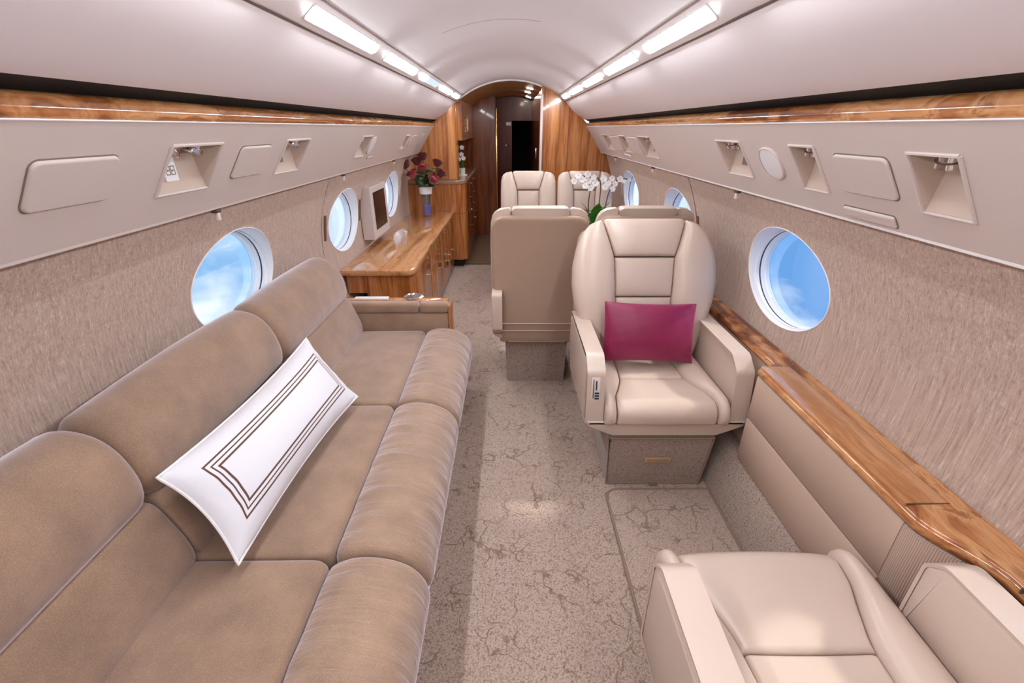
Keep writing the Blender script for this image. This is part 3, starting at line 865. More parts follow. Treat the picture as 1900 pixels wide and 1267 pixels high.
# upholstered panels below
def panel(y0, y1, z0, z1, mat, off=.008, name='side_panel'):
    yy = [y for y in ys if y0 < y < y1]; yy = [y0] + yy + [y1]
    rs = [[(fx(y) + off, y, z1), (fx(y) + off - .003, y, z1 - .004), (fx(y) + off - .003, y, z0 + .004), (fx(y) + off, y, z0), (max(fx(y) + off + .002, wx(z0) - .004), y, z0), (wx(z1) - .004, y, z1)] for y in yy]
    return lb(MB().rings(rs), name, mat, angle=50)
panel(.775, 1.463, .392, .571, M['leather_panel'])
panel(.775, 1.463, .198, .388, M['leather_panel'])
panel(YA + .02, .773, .198, .571, M['rib'], name='ribbed_panel')
panel(1.466, 5.02, .372, .571, M['leather_panel'], .012)
panel(1.466, 5.02, .198, .368, M['leather_panel'], .012)

# floor mat with bound edge in front of the pedestal
out = rpoly([(.405, .10), (.398, 1.485), (.838, 1.485), (.836, .10)], [.02, .06, .01, .02], 6)
mat_ = empty('floor_mat', (.62, .8, 0)); tag(mat_, 'carpet mat with corded edge between the two facing cream seats', 'mat')
o = MB().prism_z(out, .0005, .008, .003).build('mat_body', M['carpet'], mat_); o.location = (-.62, -.8, 0)
o = MB().tube([(x, y, .008) for x, y in out] + [(*out[0], .008)], .0055, 6).build('corded_edge', M['piping'], mat_); o.location = (-.62, -.8, 0)

# ------------------------------------------------------------------ credenza
cr = empty('credenza', (-.83, 3.8, 0)); CO = (.83, -3.8, 0)
tag(cr, 'long low glossy wood credenza under the left windows behind the sofa', 'credenza')
def pb(par, off, mb, name, mat, **k):
    o = mb.build(name, mat, par, **k); o.location = off; return o
bo = rpoly([(-.915, 2.745), (-.622, 2.745), (-.622, 4.885), (-.915, 4.885)], [.01, .07, .005, .005], 8)
pb(cr, CO, MB().prism_z(bo, .05, .566).box(-1.03, -.91, 2.746, 4.884, .45, .566), 'body', M['wood_z'])
pb(cr, CO, MB().box(-.90, -.65, 2.80, 4.88, .003, .052), 'plinth', M['toe'])
to = ([(-1.057, 2.722), (-.598, 2.722), (-.598, 4.893), (-1.057, 4.893)], [.005, .08, .005, .005])
pb(cr, CO, MB().rings([[(x, y, z) for x, y in q] for q, z in ((rp_in(*to, .012), .565), (rp_in(*to, .003), .570), (rp_in(*to, 0), .580), (rp_in(*to, 0), .592), (rp_in(*to, .003), .601), (rp_in(*to, .010), .605))]), 'credenza_top', M['wood_top'])
def knob(par, p, ax=(1, 0, 0), r=.011):
    return MB().lathe([(.004, 0), (.004, .008), (r, .011), (r, .017), (r * .6, .020), (.0, .0205)], p, 10, ax).build('knob', M['chrome'], par)
for k, (a, b, z0, z1) in enumerate([(2.84, 3.40, .07, .555), (3.41, 3.955, .395, .555), (3.41, 3.955, .07, .388), (3.965, 4.42, .29, .555), (3.965, 4.42, .07, .283), (4.43, 4.878, .29, .555), (4.43, 4.878, .07, .283)]):
    d = pb(cr, CO, MB().box(-.6225, -.6195, a, b, z0, z1, .0008), 'drawer' if z0 > .2 else 'door', M['wood_z'])
    if k: 
        knob(d, (-.6195, (b - .03) if k % 2 else (a + .05), z1 - .03)); 
        if b - a < .5: knob(d, (-.6195, b - .09, z1 - .05), r=.008)

# ------------------------------------------------------------------ galley cabinets
gc = empty('galley_cabinet', (-.75, 5.7, 0)); GO = (.75, -5.7, 0)
tag(gc, 'tall base cabinet with granite top and rounded corner beside the passage', 'cabinet')
bo = rpoly([(-1.06, 4.90), (-.474, 4.90), (-.474, 6.59), (-1.06, 6.59)], [.005, .10, .005, .005], 10)
pb(gc, GO, MB().prism_z(bo, .09, .875), 'body', M['wood_z'])
pb(gc, GO, MB().box(-1.0, -.53, 4.97, 6.58, .004, .092), 'plinth', M['toe'])
to = ([(-1.07, 4.893), (-.462, 4.893), (-.462, 6.595), (-1.07, 6.595)], [.005, .11, .005, .005])
pb(gc, GO, MB().rings([[(x, y, z) for x, y in q] for q, z in ((rp_in(*to, .006), .875), (rp_in(*to, 0), .882), (rp_in(*to, 0), .906), (rp_in(*to, .006), .913))]), 'countertop', M['stone'])
fb = inset(bo, -.002)
pb(gc, GO, MB().prism_z(fb, .585, .589), 'joint', M['seam'])
for a, b in ((5.02, 5.53), (5.54, 6.05), (6.06, 6.56)):
    for z0, z1 in ((.11, .40), (.405, .58), (.592, .72), (.725, .868)):
        d = pb(gc, GO, MB().box(-.4745, -.469, a, b, z0, z1, .001), 'drawer', M['wood_dark'])
        knob(d, (-.469, b - .06, z1 - .04), r=.010)
oc = empty('overhead_cabinet', (-.75, 5.5, 0)); OO = (.75, -5.5, 0)
tag(oc, 'upper wood cabinet with rounded door edge above the granite counter', 'cabinet')
def arcz(x): return ZC + math.sqrt((RC - .008) ** 2 - x * x) if abs(x) < .8 else 1.3
prof = rpoly([(-1.075, 4.925), (-.548, 4.925), (-.548, 5.14), (-1.075, 5.14)], [.005, .06, .005, .005], 8)
def ztop(x):
    for (xa, za), (xb, zb) in zip(edge, edge[1:]):
        if xa <= -x <= xb: return za + (zb - za) * (-x - xa) / (xb - xa)
    return arcz(x)
sec = [(-.548, .918), (-.548, arcz(-.548)), ] + [(-x, z) for x, z in edge if x > .548 and z > .92] + [(-1.055, .918)]
m = MB()
def rx(x, y): # pulls the outer vertical edge back into a rounded corner
    return y
rs = []
for k in range(7):
    a = PI / 2 * k / 6; d = .06 * (1 - math.sin(a)); yy = 4.925 + .06 * (1 - math.cos(a))
    rs.append((yy, .06 * (1 - math.sin(a))))
rs = [(4.925 + .06 * (1 - math.sin(PI / 2 * k / 6)), .06 * (1 - math.cos(PI / 2 * k / 6))) for k in range(6, -1, -1)]
rs = [(4.925 + .06 * (1 - math.cos(PI / 2 * k / 6)), .06 * (1 - math.sin(PI / 2 * k / 6))) for k in range(7)] + [(5.14, 0)]
pb(oc, OO, m.rings([[((x - d) if x > -.56 else x, y, min(z, arcz(x - d)) if x > -.56 and z > 1 else z) for x, z in sec] for y, d in rs]), 'front_body', M['wood_z'], angle=30)
dsec = [(-.60, .955), (-.60, 1.58), (-.556, 1.58), (-.556, .955)]
for z0, z1 in ((.935, 1.245), (1.255, 1.60)):
    pb(oc, OO, MB().box(-.5475, -.543, 5.0, 5.135, z0, z1, .002), 'door', M['wood_z'])
pb(oc, OO, MB().rings([[(x, y, z) for x, z in ((-1.0, 1.28), (-.50, 1.28), (-.50, 1.66), (-.62, 1.56), (-.8, 1.4), (-1.0, 1.29))] for y in (5.14, 6.59)]), 'rear_body', M['wood_z'])
ha = pb(oc, OO, MB().tube([(-.478, 5.36, 1.36), (-.476, 5.35, 1.43), (-.472, 5.34, 1.52)], .008, 8), 'reflection_latch_rod', M['gold'])  # solid rod standing in for a lamp reflection and a brass latch
m = MB(); m.tube([(-.50, 5.352, 1.43), (-.474, 5.352, 1.43)], .012, 8); m.tube([(-.50, 5.36, 1.365), (-.477, 5.36, 1.365)], .010, 8)
m.build('rod_bracket', M['gold'], ha)
wl = MB().rings([[(-.4995 + d, y, z) for y, z in inset(rpoly([(5.62, 1.36), (5.74, 1.36), (5.74, 1.49), (5.62, 1.49)], .05, 5), i)] for d, i in ((0, 0), (.010, 0), (.014, .006))])
tag(wl.build('wall_light', M['white']), 'white capsule shaped wall light beside the gold rod in the passage', 'lamp')

# small orchid on the counter
so = empty('potted_orchid', (-.548, 5.45, .913)); tag(so, 'small potted orchid on the granite counter in the passage', 'plant')
MB().lathe([(.030, .012), (.036, .08), (.033, .08), (.028, .072), (0, .072)], (0, 0, 0), 16).build('pot', M['pot_white'], so)
MB().box(-.05, .05, -.05, .05, .0, .012, .003).build('tray', M['white'], so)
m = MB()
def leaf(mb, base, tip, w, n=6, sag=.0, up=(0, 0, 1)):
    b, t = Vector(base), Vector(tip); d = (t - b); side = d.cross(Vector(up))
    side = side.normalized() if side.length > 1e-6 else Vector((1, 0, 0))
    nrm = side.cross(d).normalized(); v = []; f = []
    for k in range(n + 1):
        q = k / n; wd = w * math.sin(PI * min(1, (q * .93 + .05))) ** .8
        c = b + d * q + nrm * (sag * math.sin(PI * q))
        v += [c - side * wd + nrm * wd * .25, c, c + side * wd + nrm * wd * .25]
    for k in range(n):
        f += [(3 * k, 3 * k + 1, 3 * k + 4, 3 * k + 3), (3 * k + 1, 3 * k + 2, 3 * k + 5, 3 * k + 4)]
    b0 = len(v); v += [tuple(Vector(p) - nrm * .0012) for p in v]
    f += [tuple(i + b0 for i in reversed(q)) for q in f]
    return mb.add(v, f)
m = MB()
for k in range(5):
    a = k * 1.26; leaf(m, (0, 0, .07), (.055 * math.cos(a), .055 * math.sin(a), .12 + .05 * (k % 2)), .014)
m.build('leaf_tuft', M['leaf_bright'], so)
MB().tube([(0, 0, .07), (.004, 0, .20), (.0, 0, .33)], .003, 6).build('flower_stem', M['stake'], so)
def orchid_flower(par, c, r, face, name='flower'):
    m = MB(); fz = Vector(face).normalized(); ux = fz.cross(Vector((0, 0, 1))).normalized(); uy = ux.cross(fz)
    for k in range(5):
        a = PI / 2 + k * 2 * PI / 5; d = ux * math.cos(a) + uy * math.sin(a)
        leaf(m, Vector(c), Vector(c) + d * r + fz * r * .12, r * (.62 if k in (1, 4) else .42), 6, .1 * r, fz)
    o = m.build(name, M['petal'], par)
    MB().lathe([(0, -.002), (r * .13, 0), (r * .10, r * .16), (0, r * .2)], Vector(c) + fz * r * .02, 8, fz).build('flower_centre', M['pistil'], o)
    return o
for k, (x, z) in enumerate(((-.03, .17), (.02, .18), (.0, .22), (.008, .29))):
    orchid_flower(so, (x, -.012, z), .026, (.1, -1, .1))

# ------------------------------------------------------------------ monitor on the left wall
mo = empty('wall_monitor', (-1.03, 3.51, .85)); tag(mo, 'slim dark screen in a beige bezel mounted between two left windows', 'monitor')
def mk(mb, n, mt, par=mo, **k):
    o = mb.build(n, mt, par, **k); return o
H_ = MB().rings([[(-.032, y, z) for y, z in ((-.215, -.185), (.215, -.185), (.215, .175), (-.215, .175))], [(.048, y, z) for y, z in ((-.215, -.185), (.215, -.185), (.215, .175), (-.215, .175))], [(.052, y, z) for y, z in ((-.211, -.181), (.211, -.181), (.211, .171), (-.211, .171))]])
bz = mk(H_, 'bezel', M['psu'], smooth=False)
sc_o = MB().box(.0515, .0545, -.150, .150, -.120, .128, .001).build('screen', M['screen'], bz, smooth=False)
MB().box(.051, .0532, -.156, .156, -.126, .134).build('screen_rim', M['black'], bz, smooth=False)

# ------------------------------------------------------------------ service panel fittings
def niche(s, n, label, lights=1, plate=None):
    y0, y1, t0, t1 = n; D = .105
    e = empty('reading_light', psu(s, (y0 + y1) / 2, t0)); off = -Vector(e.location)
    tag(e, label, 'light', 'reading lights in the side panels')
    m = MB(); v = lambda y, t, d: psu(s, y, t, d)
    A0, A1, B0, B1 = v(y0, t0, 0), v(y1, t0, 0), v(y0, t1, 0), v(y1, t1, 0)
    i = min(.018, (y1 - y0) * .12)
    C0, C1 = v(y0 + i, t0 + .004, D), v(y1 - i, t0 + .004, D)
    m.add([A0, A1, B0, B1, C0, C1], [(0, 1, 5, 4), (0, 4, 2), (1, 3, 5), (4, 5, 3, 2)])
    o = m.build('recess', M['niche'], e, smooth=False); o.location = off
    # soft rim around the opening
    w = .004
    rim = [v(y0 - w, t0 - w, -.0015), v(y1 + w, t0 - w, -.0015), v(y1 + w, t1 + w, -.0015), v(y0 - w, t1 + w, -.0015)]
    o2 = MB().tube([rim[0], rim[1], rim[2], rim[3], rim[0]], .0042, 6).build('rim', M['psu'], e); o2.location = off
    for k in range(lights):
        y = (y0 + y1) / 2 + (0 if lights == 1 else (k - .5) * (y1 - y0) * .46)
        base = v(y, t0 + .006, .036); tip = v(y + (.010 if s > 0 else -.012), t0 + .046, .026)
        d = (tip - base).normalized()
        r = .024 if (y1 - y0) < .15 or lights == 2 else .028
        sp = MB().lathe([(.004, -.012), (r * .55, -.010), (r * .55, .004), (r * .8, .006), (r * .8, .022), (r, .024), (r, .034), (r * .82, .038), (r * .8, .033), (0, .033)], base, 16, d).build('spotlight', M['chrome'], e); sp.location = off
        MB().lathe([(0, .0335), (r * .78, .0335), (r * .7, .037), (0, .039)], base, 14, d).build('lens', M['lens'], sp)
    if plate:
        y = (y0 + y1) / 2 - (.012 if s < 0 else -.004); f0, f1 = .42, .80
        if plate == 'switch': f0, f1 = .50, .84
        q = lambda yy, f, h: tuple((C0 + (B0 - C0) * f) * 1.0 + Vector((0, yy - C0.y, 0)) - Vector((s * h * .9, 0, h * .3)))
        w2 = .024 if plate == 'switch' else .022
        a = [q(y - w2, f0, 0), q(y + w2, f0, 0), q(y + w2, f1, 0), q(y - w2, f1, 0)]; b = [q(y - w2, f0, .004), q(y + w2, f0, .004), q(y + w2, f1, .004), q(y - w2, f1, .004)]
        pl = MB().rings([a, b]).build('switch_plate' if plate == 'switch' else 'sound_grille', M['white'] if plate == 'switch' else M['grille'], e, smooth=False); pl.location = off
        if plate == 'switch':
            m = MB()
            for k in (-1, 1):
                c0 = y + k * .009
                fa, fb = .62, .75
                for (ya, yb2, ga, gb) in ((c0 - .0075, c0 - .0065, fa, fb), (c0 + .0065, c0 + .0075, fa, fb), (c0 - .0075, c0 + .0075, fa, fa + .01), (c0 - .0075, c0 + .0075, fb - .01, fb), (c0 - .003, c0 + .003, .675, .695)):
                    m.rings([[q(ya, ga, .0035), q(yb2, ga, .0035), q(yb2, gb, .0035), q(ya, gb, .0035)], [q(ya, ga, .0052), q(yb2, ga, .0052), q(yb2, gb, .0052), q(ya, gb, .0052)]])
            m.build('button_outlines', M['seam_soft'], pl, smooth=False)
NL, NR = NICHE[-1], NICHE[1]
niche(-1, NL[0], 'twin chrome reading lights with white switch plate, nearest on left panel', 2, 'switch')
niche(-1, NL[1], 'twin chrome reading lights with square grille above left round window', 2, 'grille')
niche(-1, NL[2], 'reading light recess beside the oval speaker on the left panel', 1)
niche(-1, NL[3], 'farthest reading light recess on the left panel, near the roses', 1)
niche(1, NR[0], 'single chrome reading light in the recess nearest the right edge', 1)
niche(1, NR[1], 'single reading light recess between oval speaker and square cover, right', 1)
niche(1, NR[2], 'twin chrome reading lights with dark grille left of the right oval speaker', 2, 'grille')
niche(1, NR[3], 'twin reading lights with dark grille above the far right windows', 2, 'grille')
niche(1, NR[4], 'reading light recess between two far covers on the right panel', 1)
niche(1, NR[5], 'farthest reading light recess on the right panel by the wood bulkhead', 2)

def cover(s, y0, y1, t0, t1, label, rad=.018, name='access_cover', cat='cover', group='access covers in the side panels', mat='psu'):
    o2 = rpoly([(y0, t0), (y1, t0), (y1, t1), (y0, t1)], rad, 7)
    m = MB().rings([[psu(s, y, t, -d) for y, t in inset(o2, i)] for d, i in ((-.001, 0), (.003, 0), (.0055, .0012), (.0066, .003), (.007, .005), (.007, .0052))])
    b = MB().rings([[psu(s, y, t, -d) for y, t in inset(o2, i)] for d, i in ((-.0005, -.0028), (.0012, -.0028), (.0013, -.0010))])
    e = empty(name, psu(s, (y0 + y1) / 2, (t0 + t1) / 2)); tag(e, label, cat, group)
    for mb, nm, mt in ((m, 'face_plate', M[mat]), (b, 'edge_gap', M['seam_soft'])):
        o = mb.build(nm, mt, e, angle=50); o.location = -Vector(e.location)
cover(-1, .812, 1.003, .075, .178, 'large rounded rectangular cover at the far left of the left panel')
cover(-1, 1.470, 1.658, .076, .184, 'rounded square cover between the two twin reading lights, left')
cover(-1, 4.06, 4.25, .080, .180, 'pale far cover on the left panel above the roses')
cover(-1, 4.52, 4.66, .075, .185, 'last narrow cover on the left panel next to the wood cabinet')
cover(1, 1.044, 1.228, .085, .192, 'rounded rectangular cover beside the nearest right reading light')
cover(1, 3.20, 3.46, .080, .205, 'square cover on the right panel beside the far twin lights')
cover(1, 3.76, 4.07, .083, .205, 'farthest square cover on the right panel')
cover(1, 1.078, 1.255, .241, .272, 'narrow slotted vent strip under the rounded right cover', .006, 'vent_strip', 'vent', None)
cover(1, 3.62, 3.84, .232, .246, 'tiny white label strip on the far right panel', .004, 'label_strip', 'label', None, 'white')
cover(-1, 2.98, 3.10, .205, .22, 'tiny label strip below the left oval speaker', .004, 'label_strip', 'label', None)
def oval(s, yc, tc, a, b, label):
    o2 = [(yc + a * math.copysign(abs(math.cos(k * PI / 20)) ** .8, math.cos(k * PI / 20)), tc + b * math.copysign(abs(math.sin(k * PI / 20)) ** .8, math.sin(k * PI / 20))) for k in range(40)]
    e = empty('oval_speaker', psu(s, yc, tc)); tag(e, label, 'speaker', 'oval speakers in the side panels')
    m = MB().rings([[psu(s, y, t, -d) for y, t in inset(o2, i)] for d, i in ((-.001, -.004), (.004, -.004), (.007, -.001), (.006, .002))], True, False)
    o = m.build('speaker_ring', M['psu'], e); o.location = -Vector(e.location)
    m = MB().rings([[psu(s, y, t, -d) for y, t in inset(o2, i)] for d, i in ((.0005, .001), (.005, .002), (.006, .010))])
    o = m.build('speaker_cloth', M['lens_trim'], e); o.location = -Vector(e.location)
oval(-1, 2.945, .128, .058, .052, 'oval speaker on the left panel beyond the second window')
oval(1, 1.556, .138, .060, .053, 'oval speaker on the right panel between two light recesses')

# coat hooks under the panel edge
for k, (s, y, lab) in enumerate([(-1, 1.472, 'small metal coat hook above the large left window'), (-1, 2.668, 'small metal coat hook above the second left window'), (-1, 3.864, 'small metal coat hook above the left window by the roses'), (1, 1.946, 'small metal coat hook above the large right window'), (1, 3.168, 'small metal coat hook above the half hidden right window'), (1, 4.33, 'small metal coat hook above the farthest right window')]):
    e = empty('coat_hook', (s * .928, y, 1.168)); tag(e, lab, 'hook', 'coat hooks under the side panels')
    MB().box(-.010, .010, -.013, .013, -.010, .002, .002).build('hook_base', M['seam'], e)
    MB().box(-.006, .006, -.006, .010, -.034, -.010, .003).build('hook_tongue', M['cupmetal'], e)
# slim grips on the wall panels
for s, y, lab in [(-1, 2.60, 'bronze grip strip beside the second left window'), (-1, 3.245, 'bronze grip strip beside the wall monitor'), (-1, 4.515, 'pale grip strip left of the roses'), (1, 2.585, 'short grip strip beside the dark wall joint on the right'), (1, 3.335, 'pale grip strip left of the half hidden right window'), (1, 4.53, 'pale grip strip beside the farthest right window')]:
    e = empty('shade_grip', (s * wx(.885), y, .885)); tag(e, lab, 'grip', 'grip strips on the side walls')
    sl = (wx(.955) - wx(.815)) / .14
    m = MB(); v = []
    for z in (-.07, .07):
        for dx, dy in ((.003, -.011), (.003, .011), (-.010, .009), (-.010, -.009)): v.append((s * (sl * z + dx), dy, z))
    m.add(v, [(0, 1, 2, 3), (7, 6, 5, 4), (0, 4, 5, 1), (1, 5, 6, 2), (2, 6, 7, 3), (3, 7, 4, 0)])
    m.build('grip_bar', M['bronze'] if y < 3.3 else M['psu'], e)

# ------------------------------------------------------------------ ceiling lamps
LA, LB = Vector((.470, 1.6845)), Vector((.528, 1.6365)); LD = (LB - LA).normalized(); LN = Vector((-LD.y, LD.x))
def lam(s, y, t, d):
    q = LA + LD * t - LN * d
    return (s * q.x, y, q.y)
SPANS = [(-.98, -.40), (-.21, .38), (.57, 1.17), (1.365, 1.968), (2.135, 2.74), (2.91, 3.51), (3.685, 4.31), (4.45, 4.88)]  # first spans: unseen lamps added for light behind the camera
ORD = ['', '', 'nearest', 'second', 'third', 'fourth', 'fifth', 'sixth']
def lamp(s, y0, y1, label, half=False):
    e = empty('ceiling_lamp', lam(s, (y0 + y1) / 2, .035, 0)); tag(e, label, 'ceiling lamp', 'recessed ceiling lamps'); off = -Vector(e.location)
    t0, t1 = .016, .057
    fr = MB()
    o_ = rpoly([(y0, t0), (y1, t0), (y1, t1), (y0, t1)], .006, 4)
    fr.rings([[lam(s, y, t, d) for y, t in inset(o_, i)] for d, i in ((-.002, -.005), (.0025, -.005), (.003, -.001), (.001, .001))], True, False)
    a = fr.build('lamp_frame', M['lens_trim'], e); a.location = off
    def diff(ya, yb, mt, nm):
        n = 8; rs = []
        for y in (ya, yb):
            rs.append([lam(s, y, t0 + (t1 - t0) * k / n, .0015 + .007 * math.sin(PI * k / n)) for k in range(n + 1)] + [lam(s, y, t1, -.001), lam(s, y, t0, -.001)])
        d = MB().rings(rs).build(nm, mt, e); d.location = off
    if half:
        ym = y0 + (y1 - y0) * .30
        diff(y0, ym, M['lamp'], 'diffuser'); diff(ym + .004, y1, M['lamp_blue'], 'blue_diffuser')
    else: diff(y0 + .001, y1 - .001, M['lamp'], 'diffuser')
LL = {1.365: 'large ceiling lamp nearest the camera on the left strip', 2.135: 'second ceiling lamp along the left strip, all white', 2.91: 'ceiling lamp on the left strip half white and half pale blue', 3.685: 'ceiling lamp just beyond the half blue one, left strip', 4.45: 'last ceiling lamp on the left strip at the wood arch'}
LR = {.57: 'ceiling lamp cut off by the top edge, right strip', 1.365: 'largest fully visible ceiling lamp on the right strip', 2.135: 'ceiling lamp next beyond the largest one, right strip', 2.91: 'third whole ceiling lamp along the right strip', 3.685: 'ceiling lamp second from the wood arch, right strip', 4.45: 'last ceiling lamp on the right strip at the wood arch'}
for y0, y1 in SPANS:
    lamp(-1, y0, y1, LL.get(y0, 'unseen ceiling lamp added for light at the near end, left strip'), y0 == 2.91)
    lamp(1, y0, y1, LR.get(y0, 'unseen ceiling lamp added for light at the near end, right strip'))
for x, y, lab in ((.205, 5.60, 'small downlight in the passage vault nearest the arch'), (.20, 6.16, 'middle small downlight in the passage vault'), (.235, 6.95, 'farthest small downlight in the passage vault')):
    z = ZC + math.sqrt((RC - .012) ** 2 - x * x)
    o = MB().box(-.032, .032, -.011, .011, -.004, .004, .003).build('downlight', M['spot'])
    o.location = (x, y, z - .002); o.rotation_euler = (0, math.asin(x / RC), 0)
    tag(o, lab, 'downlight', 'downlights in the passage')

# passage fittings
dh = MB().lathe([(.012, 0), (.012, .004), (.006, .006), (.006, .03), (.010, .032)], (-.07, 7.503, 1.16), 10, (0, -1, 0)); dh.tube([(-.07, 7.472, 1.16), (-.02, 7.472, 1.16)], .006, 8)
tag(dh.build('door_lever', M['chrome']), 'chrome lever on the dark mahogany wall at the far end', 'handle')
tag(MB().box(-.075, .0, 7.488, 7.5, 1.425, 1.475, .004).build('wall_fixture', M['white']), 'small white fixture high on the far mahogany wall', 'fixture')
tag(MB().box(.303, .316, 6.15, 6.19, 1.05, 1.17, .004).build('pull_handle', M['chrome']), 'chrome pull on the right passage wall', 'handle')

# ------------------------------------------------------------------ table, orchid, vase of roses
tb = empty('conference_table', (.52, 3.38, 0)); tag(tb, 'small wood table under the white orchid between the facing far seats', 'table')
MB().prism_z(rpoly([(-.33, -.30), (.44, -.30), (.44, .30), (-.33, .30)], .04, 5), .655, .69, .008).build('table_top', M['wood_top'], tb)
MB().box(-.05, .15, -.12, .12, .03, .656, .01).build('pedestal', M['wood_z'], tb); MB().box(-.12, .22, -.18, .18, 0, .03, .006).build('base', M['toe'], tb)
oz = .690
orc = empty('orchid_plant', (.600, 3.36, oz)); tag(orc, 'white orchid with three dark stems and green leaves in a clear bowl', 'plant')
MB().lathe([(.0, 0), (.055, 0), (.075, .03), (.082, .075), (.078, .105), (.074, .105), (.078, .074), (.070, .03), (.05, .006), (0, .006)], (0, 0, 0), 24).build('glass_bowl', M['vase'], orc)
MB().lathe([(0, .008), (.06, .012), (.070, .05), (.055, .075), (0, .08)], (0, 0, 0), 18).build('moss_filling', M['soil'], orc)
for (bx, by, tx, ty, tz, w) in ((.0, -.03, .035, -.08, .21, .055), (.01, -.03, .075, -.07, .14, .052), (-.01, .0, -.085, -.03, .19, .022), (-.02, 0, -.10, -.02, .23, .014), (.0, .02, .09, .03, .19, .030), (0, -.02, .012, -.10, .235, .036), (.02, .0, .11, .0, .235, .020)):
    leaf(MB(), (bx, by, .075), (tx, ty, tz), w, 8, .015).build('leaf', M['leaf_bright'], orc)
random.seed(11)
st = [((-.035, 0, .07), (-.045, .01, .22), (-.04, .02, .34), (-.09, .0, .405), (-.175, -.03, .385)), ((.02, .01, .07), (.03, .01, .2), (.035, .02, .33), (.01, 0, .39), (-.07, -.03, .40)), ((.045, 0, .07), (.075, .0, .2), (.10, .01, .31), (.15, -.01, .385), (.215, -.02, .385))]
for a in st:
    MB().tube(spline(a, 5), .0042, 6).build('flower_stem', M['stake'], orc)
pos = [(-.165, .375), (-.135, .41), (-.105, .385), (-.075, .42), (-.06, .375), (-.03, .40), (-.085, .345), (-.015, .36), (-.045, .33), (.045, .385), (.075, .36), (.10, .39), (.06, .335), (.125, .355), (.15, .39), (.105, .325), (.18, .375), (.215, .385)]
for k, (x, z) in enumerate(pos):
    orchid_flower(orc, (x, -.035 + random.uniform(-.02, .02), z), random.uniform(.021, .026) if x < .17 else .016, (random.uniform(-.35, .35), -1, random.uniform(-.1, .35)))

vx, vy, vz = -.828, 4.62, .605
vs = empty('glass_vase', (vx, vy, vz)); tag(vs, 'clear cut glass vase with white band and blue gel on the credenza', 'vase')
MB().lathe([(0, 0), (.040, 0), (.044, .02), (.040, .07), (.046, .16), (.064, .28), (.061, .28), (.043, .16), (.037, .07), (.040, .02), (0, .012)], (0, 0, 0), 24).build('glass_body', M['cut_glass'], vs)
MB().lathe([(0, .013), (.038, .02), (.036, .06), (.040, .10), (.036, .115), (0, .118)], (0, 0, 0), 18).build('gel_filling', M['gel'], vs)
m = MB().lathe([(.0560, .215), (.0640, .281), (.0655, .281), (.0575, .215)], (0, 0, 0), 24)
m.build('white_band', M['label_white'], vs)
def rose(tip, label, bright, size=.050):
    r = empty('rose', (vx, vy, vz)); tag(r, label, 'rose', 'red roses in the glass vase')
    t = Vector(tip); b = Vector((t.x * .12, t.y * .12, .03)); mid = Vector((t.x * .38, t.y * .38, .28))
    MB().tube(spline([b, mid, t - Vector((0, 0, .03))], 6), .0045, 6).build('stem', M['stem'], r)
    ax = (t - mid).normalized(); q = Vector((0, 0, 1)).rotation_difference(ax)
    m = MB()
    # spiral of overlapping cupped petals around a tight core
    m.lathe([(0, -.03), (size * .45, -.025), (size * .62, .0), (size * .5, .03), (size * .22, .042), (0, .044)], t, 12, ax)
    for ringi, (n, rad, hh, lean) in enumerate(((3, .45, .052, .05), (4, .66, .050, .22), (5, .86, .042, .45))):
        for k in range(n):
            a0 = 2 * PI * k / n + ringi * .6; v = []; f = []
            for i in range(5):
                for j in range(5):
                    a = a0 + (i / 4 - .5) * 2 * PI / n * 1.35; h = j / 4
                    rr = size * rad * (.55 + .55 * h ** .7 + lean * h * h * .5); zz = -.028 + hh * 1.35 * h * (1 - .12 * abs(i / 4 - .5) * 2)
                    v.append(t + q @ Vector((rr * math.cos(a), rr * math.sin(a), zz)))
            for i in range(4):
                for j in range(4): f.append((i * 5 + j, (i + 1) * 5 + j, (i + 1) * 5 + j + 1, i * 5 + j + 1))
            m.add(v, f)
    m.build('bloom', M['rose_b' if bright else 'rose'], r, angle=80)
    for k in range(3):
        a = random.uniform(0, 6.28); p = mid + (t - mid) * random.uniform(.05, .6)
        leaf(MB(), p, p + Vector((math.cos(a) * .07, math.sin(a) * .07 - .02, random.uniform(-.01, .05))), .026, 6, .008).build('leaf', M['leaf'], r)
random.seed(5)
for tip, lab, br in (((-.168, -.02, .475), 'dark red rose farthest left in the vase', False), ((-.07, .05, .50), 'dark rose behind, between the left and the tallest blooms', False), ((-.008, .03, .545), 'tallest red rose at the top of the bunch', False), ((.002, -.05, .445), 'rose with upright bloom just below the tallest one', True), ((-.098, -.07, .395), 'bright red rose low on the left side of the bunch', True), ((.125, .03, .485), 'dark pointed rose high on the right of the bunch', False), ((.150, .02, .395), 'dark rose at the far right of the bunch', False), ((.088, -.08, .345), 'bright red rose lowest on the right of the bunch', True)):
    rose(tip, lab, br)
# greenery round the vase mouth
gr = MB()
for k in range(64):
    a = random.uniform(0, 6.28); rr = random.uniform(.02, .06); z0 = random.uniform(.27, .42)
    l = random.uniform(.05, .085)
    leaf(gr, (rr * math.cos(a), rr * math.sin(a), z0), ((rr + l) * math.cos(a), (rr + l) * math.sin(a), z0 + random.uniform(-.02, .05)), random.uniform(.018, .028), 6, .008)
g = gr.build('rose_foliage', M['leaf'], None, angle=80); g.location = (vx, vy, vz)
tag(g, 'leafy green foliage around the mouth of the rose vase', 'foliage', kind='stuff')

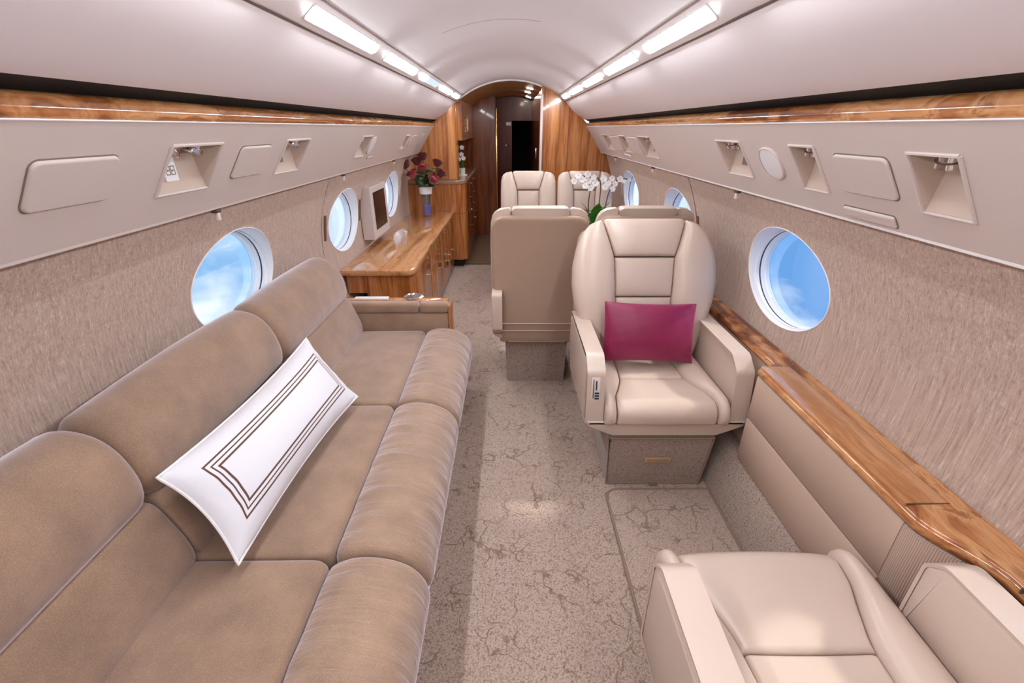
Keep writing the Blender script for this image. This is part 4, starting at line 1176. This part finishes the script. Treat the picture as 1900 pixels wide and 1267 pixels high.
# ------------------------------------------------------------------ light and sky
w = bpy.data.worlds.new('sky'); SC.world = w; w.use_nodes = True
nt = w.node_tree; nt.nodes.clear()
def N(t): return nt.nodes.new('ShaderNode' + t)
tc = N('TexCoord'); sp = N('SeparateXYZ'); nt.links.new(tc.outputs['Generated'], sp.inputs[0])
nz = N('TexNoise'); nz.inputs['Scale'].default_value = 4.2; nz.inputs['Detail'].default_value = 6; nz.inputs['Roughness'].default_value = .52
mp = N('Mapping'); mp.inputs['Scale'].default_value = (1, 1, 1.7); mp.inputs['Location'].default_value = (.35, .2, .1)
nt.links.new(tc.outputs['Generated'], mp.inputs[0]); nt.links.new(mp.outputs[0], nz.inputs['Vector'])
ma = N('Math'); ma.operation = 'MULTIPLY_ADD'; ma.inputs[1].default_value = -.13
nt.links.new(sp.outputs[0], ma.inputs[0]); nt.links.new(nz.outputs['Fac'], ma.inputs[2])
rp_ = N('ValToRGB'); nt.links.new(ma.outputs[0], rp_.inputs[0])
e = rp_.color_ramp.elements; e[0].position = .52; e[0].color = (0, 0, 0, 1); e[1].position = .72; e[1].color = (1, 1, 1, 1)
# clear sky from deep blue (right) to pale (left)
r2 = N('ValToRGB'); m2 = N('Math'); m2.operation = 'MULTIPLY_ADD'; m2.inputs[1].default_value = .5; m2.inputs[2].default_value = .5
nt.links.new(sp.outputs[0], m2.inputs[0]); nt.links.new(m2.outputs[0], r2.inputs[0])
e = r2.color_ramp.elements; e[0].position = .1; e[0].color = (*s2l((140, 190, 232)), 1); e[1].position = .9; e[1].color = (*s2l((90, 152, 218)), 1)
wy = N('MapRange'); nt.links.new(sp.outputs[1], wy.inputs['Value']); wy.inputs['From Min'].default_value = .84; wy.inputs['From Max'].default_value = .985; wy.inputs['To Max'].default_value = .85
wm = N('Math'); wm.operation = 'MAXIMUM'; nt.links.new(wy.outputs[0], wm.inputs[0]); nt.links.new(rp_.outputs[0], wm.inputs[1])
mx = N('MixRGB'); nt.links.new(wm.outputs[0], mx.inputs[0]); nt.links.new(r2.outputs[0], mx.inputs[1]); mx.inputs[2].default_value = (1.05, 1.07, 1.1, 1)
bg = N('Background'); nt.links.new(mx.outputs[0], bg.inputs['Color']); bg.inputs['Strength'].default_value = 1.0
ow = N('OutputWorld'); nt.links.new(bg.outputs[0], ow.inputs['Surface'])

sun = bpy.data.lights.new('sun', 'SUN'); sun.energy = 1.7; sun.angle = math.radians(4); sun.color = (1, .94, .86)
so_ = bpy.data.objects.new('sun', sun); COL.objects.link(so_)
d = Vector((-1.05, -.12, -.90)); so_.rotation_euler = d.to_track_quat('-Z', 'Y').to_euler()

# ------------------------------------------------------------------ camera
F, VPY, VPX = 844.0, 237.0, 948.0
cam = bpy.data.cameras.new('camera'); cam.sensor_width = 36; cam.lens = F * 36 / 1900; cam.clip_start = .02
co = bpy.data.objects.new('camera', cam); COL.objects.link(co)
th = math.atan((633.5 - VPY) / F)
co.location = (0, 0, 1.4); co.rotation_euler = (PI / 2 - th, 0, -math.atan((950 - VPX) / F * math.cos(th)))
SC.camera = co
SC.view_settings.view_transform = 'Standard'; SC.view_settings.look = 'None'
SC.view_settings.exposure = 0.72; SC.view_settings.gamma = 1.0; SC.view_settings.use_curve_mapping = False
cy = SC.cycles
cy.use_denoising = True; cy.max_bounces = 10; cy.diffuse_bounces = 6; cy.glossy_bounces = 4; cy.transparent_max_bounces = 12
cy.sample_clamp_indirect = 6.0
